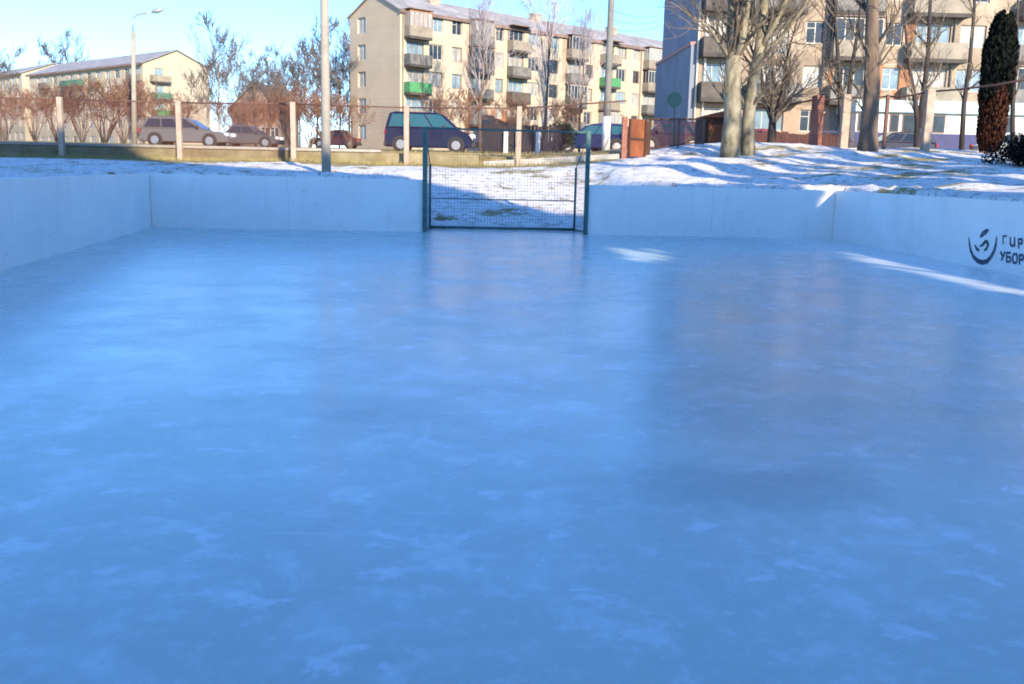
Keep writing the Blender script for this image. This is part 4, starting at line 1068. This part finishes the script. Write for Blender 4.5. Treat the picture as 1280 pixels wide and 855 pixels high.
b_ = ground_first(PX([(1084, 196, 0), (1086, 165, 0), (1090, 110, 0), (1090, 50, 0), (1091, -50, 0)], Y0))
bare_tree(Vector((b_[0].x, Y0, b_[0].z)), [(b_, [.33, .26, .23, .20, .16], 't'),
    (PX([(1091, 62, 0), (1112, 35, -.3), (1128, 5, -.5)], Y0), [.05, .04, .02], 'c'), (PX([(1090, 20, 0), (1070, 0, .4), (1050, -30, .6)], Y0), [.06, .05, .03], 'c')],
    'single thick trunked tree between the brick post and the pale post', M['bark'], M['twig_pale'], 13, tl=1.4, dens=4)
for (stems, Y0, lab, sd) in (
    ([[(1053, 186, 0), (1051, 140, 0), (1049, 95, 0), (1044, 20, .1), (1040, -40, .2)], [(1058, 186, 0), (1060, 140, 0), (1063, 95, 0), (1072, 40, 0), (1080, -30, 0)]], 33., 'twin stemmed slim tree close behind the first pale post', 14),
    ([[(1146, 184, 0), (1147, 150, 0), (1143, 120, 0), (1136, 80, 0), (1130, 20, .1)], [(1148, 160, 0), (1154, 120, 0), (1160, 70, 0), (1163, 0, 0)]], 31.5, 'dark V shaped tree beside the second pale post', 15),
    ([[(1203, 180, 0), (1205, 130, 0), (1212, 80, 0), (1218, 10, .1), (1220, -40, .2)]], 36., 'slender tree just left of the dark conifer', 16),
    ([[(1268, 180, 0), (1266, 130, 0), (1270, 80, 0), (1272, 10, .1)]], 38., 'slender tree right of the dark conifer', 17)):
    L1 = [ (ground_first(PX(s_, Y0)) if i == 0 or s_[0][1] > 175 else PX(s_, Y0), [.10, .085, .07, .05, .03][:len(s_)], 't') for i, s_ in enumerate(stems)]
    bare_tree(Vector((L1[0][0][0].x, Y0, L1[0][0][0].z)), L1, lab, M['bark_dark'], M['twig_pale'] if sd != 15 else M['twig'], sd, tl=1.1, dens=5)

# thuja
def leafy(mb, c, rad, n_, rg, size, m=0):
    for i in range(n_):
        v = rnd_dir(rg) * (rg.random() ** .4); p = c + Vector((v.x * rad.x, v.y * rad.y, v.z * rad.z))
        a = rnd_dir(rg) * size * rg.uniform(.6, 1.3); b2 = a.orthogonal().normalized() * size * .45
        mb.poly([p - b2, p + a * .6, p + b2, p - a * .6], m)
ty = 30.5; tb_ = at(1238, 172, ty); tb_.z = H(tb_.x, ty) - .1
th = thing('thuja', 'dark columnar conifer browned in its lower half', 'conifer', tb_)
zt = at(1240, 12, ty).z; rg = random.Random(31)
m_ = MB(); m_.tube([tb_, tb_ + Vector((0, 0, 1.5))], [.10, .07], 8); m_.build('trunk', M['bark_dark'], th)
cA, cB = MB(), MB(); prof = [(0, .26), (.08, .42), (.3, .50), (.55, .47), (.8, .42), (.93, .36), (1., .24)]
z0 = tb_.z + .2
for i in range(9000):
    k = rg.random() ** .9; rr_ = lerp_tab(prof, k) * (1 + .12 * math.sin(7 * k + 3) + .1 * mnoise.noise(Vector((k * 9, 1, 1))))
    a = rg.uniform(0, 6.283); d_ = rr_ * (rg.random() ** .35)
    tw = .09 if k > .85 else 0
    p = Vector((tb_.x + .03 * k + math.cos(a) * d_, tb_.y + math.sin(a) * d_, z0 + k * (zt - z0) - (.25 * abs(math.sin(a * 1.5)) if k > .8 else 0)))
    v = Vector((math.cos(a) * .3, math.sin(a) * .3, 1)).normalized() * rg.uniform(.08, .2); s_ = rnd_dir(rg).cross(v).normalized() * .04
    (cB if k < .40 + .06 * math.sin(a * 3) else cA).poly([p - s_, p + v * .4, p + s_, p - v * .6])
cA.build('crown', M['thuja'], th, fix=False); cB.build('brown_foliage', M['thuja_brown'], th, fix=False)
# dark shrub at the right edge
sy = 22.5; sb = at(1272, 213, sy); sb.z = H(sb.x, sy)
shb = thing('evergreen_shrub', 'low dark evergreen shrub on the bank at the right edge', 'shrub', sb)
m_ = MB()
for i in range(6): m_.tube([sb, sb + Vector((rg.uniform(-.3, .3), rg.uniform(-.3, .3), .4))], [.02, .01], 5)
m_.build('stem', M['bark_dark'], shb)
m_ = MB()
for i in range(9): leafy(m_, sb + Vector((rg.uniform(-.5, .7), rg.uniform(-.4, .4), rg.uniform(.15, .6))), Vector((.36, .36, .28)), 420, rg, .06)
m_.build('foliage', M['thuja'], shb, fix=False)

sy = 40.2; sb = at(705, 190, sy); sb.z = H(sb.x, sy)
sh2 = thing('evergreen_shrub', 'rounded dark evergreen shrub at the end of the dark board fence', 'shrub', sb)
m_ = MB()
for i in range(5): m_.tube([sb - Vector((0, 0, .1)), sb + Vector((rg.uniform(-.2, .2), rg.uniform(-.2, .2), .8))], [.03, .015], 5)
m_.build('stem', M['bark_dark'], sh2)
m_ = MB()
for i in range(8): leafy(m_, sb + Vector((rg.uniform(-.35, .35), rg.uniform(-.3, .3), rg.uniform(.35, 1.15))), Vector((.36, .36, .34)), 420, rg, .07)
m_.build('foliage', M['leaf_dark'], sh2, fix=False)

# distant trees: prototypes, then copies
def proto_tree(h, label, tm, cm, seed, r=.14, name='bare_tree', kids=(5, 5, 5), rmin=.018, spread=.6, up=.6, tl=.26, group=None):
    pts = [Vector((0, 0, -.2)), Vector((.02 * h, 0, h * .3)), Vector((0, .02 * h, h * .6)), Vector((.01 * h, 0, h * .85))]
    return bare_tree(Vector((0, 0, 0)), [(pts, [r, r * .8, r * .5, r * .25], 't'), ([pts[2], pts[2] + Vector((.05 * h, 0, .2 * h)), pts[3] + Vector((.06 * h, .03 * h, .08 * h))], [r * .4, r * .3, r * .15], 'c'),
        ([pts[1] + Vector((0, 0, .1 * h)), pts[2] + Vector((-.12 * h, .02 * h, 0)), pts[2] + Vector((-.16 * h, 0, .2 * h))], [r * .4, r * .3, r * .15], 'c')], label, tm, cm, seed, kids=kids, lvl=3, tl=h * tl, rmin=rmin, spread=spread, up=up, dens=5, name=name, group=group)
def place(proto, first, px, Y, toppx, label, hproto, rot):
    o = proto if first else dup(proto)
    o['label'] = label
    x = xat(px, Y); z = H(x, Y); o.location = (x, Y, z)
    s_ = (at(px, toppx, Y).z - z) / hproto; k1, k2 = (.8, 1.35) if hproto < 5 else (.72, 1.0); o.scale = (s_ * RNG.uniform(k1, k2), s_ * RNG.uniform(k1, k2), s_); o.rotation_euler.z = rot
    return o
PA = proto_tree(10, 'x', M['bark_birch'], M['twig_far'], 41, rmin=.022, group='bare trees behind the street')
PB = proto_tree(10, 'x', M['bark'], M['twig_far'], 42, spread=.8, rmin=.022, group='bare trees behind the street')
PC = proto_tree(10, 'x', M['bark'], M['twig_violet'], 43, spread=.5, rmin=.011, kids=(4, 4, 4), group='bare trees in front of the cream block')
first = {id(PA): True, id(PB): True, id(PC): True}
for P_, px, Y, ty_, lab in (
    (PA, 276, 100, 52, 'tall birch right of the pale gable with teal balconies'),
    (PB, 3, 95, 66, 'dark bare tree at the left edge of the photo'),
    (PB, 88, 215, 68, 'distant tree showing above the roof of the pale block'),
    (PB, 320, 104, 88, 'bushy bare tree in front of the pink house'),
    (PA, 345, 118, 92, 'thin birch at the right end of the pink house'),
    (PB, 375, 112, 88, 'grey bare tree midway between pink house and tall pole'),
    (PA, 396, 120, 56, 'tall thin birch just left of the tall concrete pole'),
    (PB, 424, 108, 72, 'bare tree between the tall pole and the beige gable'),
    (PB, 437, 125, 60, 'bare tree half hidden by the beige gable'),
    (PA, 258, 120, 96, 'low birch at the foot of the pale gable'),
    (PB, 300, 132, 92, 'grey tree behind the left corner of the pink house'),
    (PB, 338, 96, 100, 'low spreading tree before the right half of the pink house'),
    (PB, 410, 100, 84, 'spreading tree right behind the tall concrete pole'),
    (PA, 358, 126, 84, 'upright birch between pink house and grey spreading tree'),
    (PC, 600, 84, 2, 'bare tree crossing the second balcony column of the cream block'),
    (PC, 680, 86, -14, 'tall bare tree rising above the roof of the cream block'),
    (PC, 724, 100, 22, 'thin bare tree near the green balcony of the cream block')):
    place(P_, first[id(P_)], px, Y, ty_, lab, 10.5, RNG.uniform(0, 6.28)); first[id(P_)] = False
def proto_bush(seed, label, tm):
    t = thing('bare_shrub', label, 'shrub', (0, 0, 0), 'bare shrubs behind the fence'); rg = random.Random(seed); a, b = MB(), MB()
    for i in range(10):
        an = rg.uniform(0, 6.28); d = Vector((math.cos(an) * .45, math.sin(an) * .45, 1)).normalized()
        a.tube([Vector((0, 0, -.1)), d * .7], [.03, .02], 5, cap=False)
        twigs(b, d * .6, d, 1.5, .022, 3, rg, (4, 4, 4), .6, .4, .009)
    a.build('stem', M['bark'], t, fix=False); b.build('branches', tm, t, fix=False).name = 'crown'
    return t
QA = proto_bush(51, 'x', M['twig_red']); QB = proto_bush(52, 'x', M['twig_red']); QB['group'] = QA['group']
first = {id(QA): True, id(QB): True}
for P_, px, Y, ty_, lab in ((QA, 8, 55, 118, 'russet bare shrub at the left edge of the fence'), (QB, 45, 60, 118, 'russet bare shrub left of the first fence post'), (QA, 104, 58, 112, 'russet bare shrub right of the first fence post'),
    (QB, 132, 62, 105, 'tallest russet shrub left of the street lamp'), (QA, 155, 60, 114, 'russet bare shrub touching the street lamp post'), (QB, 285, 72, 130, 'russet shrub at the nose of the silver estate'),
    (QA, 330, 74, 124, 'russet shrub hiding the middle of the pink house'), (QB, 388, 70, 126, 'russet shrub left of the tall concrete pole'), (QA, 438, 80, 132, 'russet shrub at the foot of the beige gable'),
    (QB, 72, 66, 112, 'russet shrub directly behind the first fence post'), (QA, 218, 64, 128, 'russet shrub behind the roof of the silver estate'),
    (QA, 365, 78, 118, 'russet shrub behind the fence post nearest the pink house'), (QB, 408, 74, 120, 'russet shrub directly behind the tall concrete pole'), (QA, 312, 68, 134, 'low russet shrub left of the small grey car roof'),
    (QB, 575, 75, 120, 'russet shrub behind the nose of the blue minivan'), (QA, 640, 72, 128, 'russet shrub behind the dark board fence'), (QB, 700, 78, 130, 'russet shrub behind the right half of the goal'),
    (QA, 180, 92, 110, 'russet shrub in front of the teal balconied gable')):
    place(P_, first[id(P_)], px, Y, ty_, lab, 2.6, RNG.uniform(0, 6.28)); first[id(P_)] = False

# ------------------------------------------------------------------ what stands behind the camera and shades the rink
SH = math.tan(R(SUN_EL)) / math.cos(R(0))
sa, ca_ = math.sin(R(SUN_AZ)), math.cos(R(SUN_AZ)); te = math.tan(R(SUN_EL))
def unshear(xp, zp, Y, Yref=30.):        # point (xp, zp) of the shadow outline on the plane Yref carried up-sun to depth Y
    t_ = (Yref - Y) / ca_; return xp + sa * t_, zp + te * t_
BY = -10.
outline = [(-17.5, 1.85), (-13.5, 1.75), (-11.9, 1.5), (-10.6, .2), (-9.2, -.6), (-7.4, -.95)]
bb_ = thing('apartment_building', 'long grey apartment block behind the near end of the rink', 'apartment block', (unshear(-25, 0, BY)[0], BY, .9))
top = [unshear(a, b, BY) for a, b in outline]
m_ = MB(); A = [Vector((x, BY, z)) for x, z in top]
x_end = A[-1].x
m_.poly([Vector((A[0].x, BY, .8))] + [Vector((x_end, BY, .8))] + list(reversed(A)))
Bk = [p + Vector((0, -11, 0)) for p in A]
m_.poly([Vector((A[0].x, BY - 11, .8))] + Bk + [Vector((x_end, BY - 11, .8))])
m_.poly([Vector((x_end, BY, .8)), Vector((x_end, BY - 11, .8)), Bk[-1], A[-1]]); m_.poly([Vector((A[0].x, BY, .8)), A[0], Bk[0], Vector((A[0].x, BY - 11, .8))])
m_.build('wall', M['beige'], bb_)
m_ = MB()
for i in range(len(A) - 1): m_.poly([A[i], A[i + 1], Bk[i + 1], Bk[i]])
m_.build('roof', M['roof'], bb_)
for fz in range(5):
    for i in range(11):
        put_window(bb_, Vector((x_end - 2.5 - i * 3.4, BY + .02, 2.0 + fz * 2.7)), Vector((-1, 0, 0)), 1.5, 1.4, q.choice(PANES), 'frame', 1)
# added evergreen-like shadow mask, quads left out where sun patches should fall
def shadow_xy(P_, z=0):
    t_ = (P_.z - z) / te; return P_.x - sa * t_, P_.y + ca_ * t_
TYp = -8.
rgE = random.Random(77)
topE = [(-7.8, -.9), (-6.2, -1.25), (-4.8, -1.5), (-4.2, -2.2), (-3.3, -3.3), (-1.5, -3.2), (1.2, -3.2)]
trees = [(-7.0, 'broad added evergreen shade screen beside the block at the near end of the rink'), (-4.6, 'middle evergreen shade screen of the added row at the near end of the rink'), (-2.2, 'evergreen shade screen of the added row at the near end, third from the block'), (-.2, 'outermost evergreen shade screen of the added row at the near end of the rink')]
screens = []
for xp, lab in trees:
    x, _ = unshear(xp, 0, TYp); t = thing('shade_screen', lab, 'shade_screen', (x, TYp, .9), 'added shade screens at the near end of the rink')
    m_ = MB(); m_.tube([(x, TYp, .7), (x, TYp, unshear(xp, lerp_tab(topE, xp), TYp)[1] - .6)], [.22, .05], 8); m_.build('trunk', M['bark'], t)
    screens.append((xp, t, MB()))
uR = (NR - FR).normalized()
def lit(xp, zp):
    # where the ray through this outline point meets the ice
    P_ = Vector((xp, 30., zp)); t_ = -zp / te
    X, Yy = xp + sa * t_, 30. - ca_ * t_
    # lit strip beside the right board
    wx = FR.x + (Yy - FR.y) * (NR.x - FR.x) / (NR.y - FR.y)
    shade = BH * sa / te
    w = .62 * sst(15.6, 13.5, Yy) if Yy > 10 else .62 * sst(7.6, 10, Yy)
    if 7.6 < Yy < 15.8 and wx - shade - .6 * sst(7.6, 12, Yy) * (1 - .6 * sst(13.5, 15.8, Yy)) < X < wx - shade + .3: return True
    c1 = gp(803, 318)
    if ((X - c1.x) / .68) ** 2 + ((Yy - c1.y) / 1.6) ** 2 < 1: return True
    return False
xp = -8.2
while xp < 1.05:
    zp = lerp_tab(topE, xp)
    zz = -15.5
    while zz < zp - .1:
        xx = xp + rgE.uniform(-.03, .03); z2 = min(zz + rgE.uniform(-.05, .05), zp - .12)
        if not lit(xx, z2):
            X, Z_ = unshear(xx, z2, TYp)
            if Z_ > .9:
                best = min(screens, key=lambda c: abs(c[0] - xx))
                dpt = rgE.uniform(-.25, .25); tt = -dpt / ca_
                c_ = Vector((X + sa * tt, TYp + dpt, Z_ + te * tt)); s_ = rgE.uniform(.26, .34)
                a1 = Vector((ca_, sa, 0)); a2 = TS.cross(a1).normalized()
                a1 = a1 * s_; a2 = a2 * s_; j = [Vector((rgE.uniform(-.05, .05), rgE.uniform(-.15, .15), rgE.uniform(-.05, .05))) for _ in range(4)]
                best[2].poly([c_ - a1 + j[0], c_ - a2 + j[1], c_ + a1 + j[2], c_ + a2 + j[3]])
        zz += .2
    xp += .2
for _, t, mb in screens: mb.build('crown', M['leaf_dark'], t, fix=False)  # flat quads turned to the sun, added unseen to shape the rink's shade
# bare trees out of frame on the right bank: their shadows stripe the snow
for k, (gx, gy, tt) in enumerate(((7.0, 22.3, 17), (9.2, 24.2, 15), (5.2, 25.2, 21), (11.5, 26.0, 13), (8.9, 27.4, 21), (12.6, 28.2, 18))):
    bx, by_ = gx + sa * tt, gy - ca_ * tt; bz = H(bx, by_)
    h = te * tt + 1.2
    pts = [Vector((bx, by_, bz - .2)), Vector((bx + .1, by_, bz + h * .35)), Vector((bx, by_ + .1, bz + h * .7)), Vector((bx + .1, by_, bz + h))]
    bare_tree(Vector((bx, by_, bz)), [(pts, [.42, .38, .34, .26], 't'), ([pts[1], pts[2] + Vector((1.2, -.3, -.5)), pts[3] + Vector((2.0, 0, 0))], [.4, .3, .12], 'c'), ([pts[1] + Vector((0, 0, 1)), pts[2] + Vector((-1.3, .3, 0)), pts[3] + Vector((-1.8, .2, 0))], [.4, .3, .12], 'c')],
        ['bare tree on the right bank closest to the ice', 'second bare tree on the right bank counted from the camera end', 'bare tree on the right bank with the longest shadow', 'bare tree on the right bank standing furthest from the rink', 'bare tree on the right bank behind the emblem board', 'last bare tree of the right bank counted from the camera end'][k], M['bark'], M['twig'], 60 + k, tl=1.4, dens=1, rmin=.012, group='bare trees along the right bank')

# ------------------------------------------------------------------ light, sky, camera
w = bpy.data.worlds.new('World'); sc.world = w; w.use_nodes = True
N = w.node_tree.nodes; L = w.node_tree.links
sky = N.new('ShaderNodeTexSky'); sky.sky_type = 'NISHITA'; sky.sun_disc = False
sky.sun_elevation = R(SUN_EL); sky.sun_rotation = R(180 - SUN_AZ); sky.air_density = 1.0; sky.dust_density = 0.; sky.ozone_density = 8.0; sky.altitude = 100
bg = N['Background']; bg.inputs['Strength'].default_value = .15
L.new(sky.outputs[0], bg.inputs['Color'])
sl = bpy.data.lights.new('sun', 'SUN'); sl.energy = 3.4; sl.angle = R(.5); sl.color = (1, .83, .60)
so = bpy.data.objects.new('sun', sl); col.objects.link(so); so.rotation_euler = (R(90 - SUN_EL), 0, R(SUN_AZ)); so.location = (10, -20, 30)
cam = bpy.data.cameras.new('camera'); co = bpy.data.objects.new('camera', cam); col.objects.link(co)
cam.sensor_width = 36; cam.lens = 36 * F / PW; cam.clip_end = 4000; cam.clip_start = .05
from mathutils import Matrix
co.matrix_world = Matrix(((cr.x, cu.x, -cf.x, EYE.x), (cr.y, cu.y, -cf.y, EYE.y), (cr.z, cu.z, -cf.z, EYE.z), (0, 0, 0, 1)))
sc.camera = co
sc.view_settings.view_transform = 'Standard'; sc.view_settings.look = 'None'; sc.view_settings.exposure = 1.4; sc.view_settings.gamma = 1
sc.cycles.use_denoising = True
sc.cycles.filter_width = 1.8
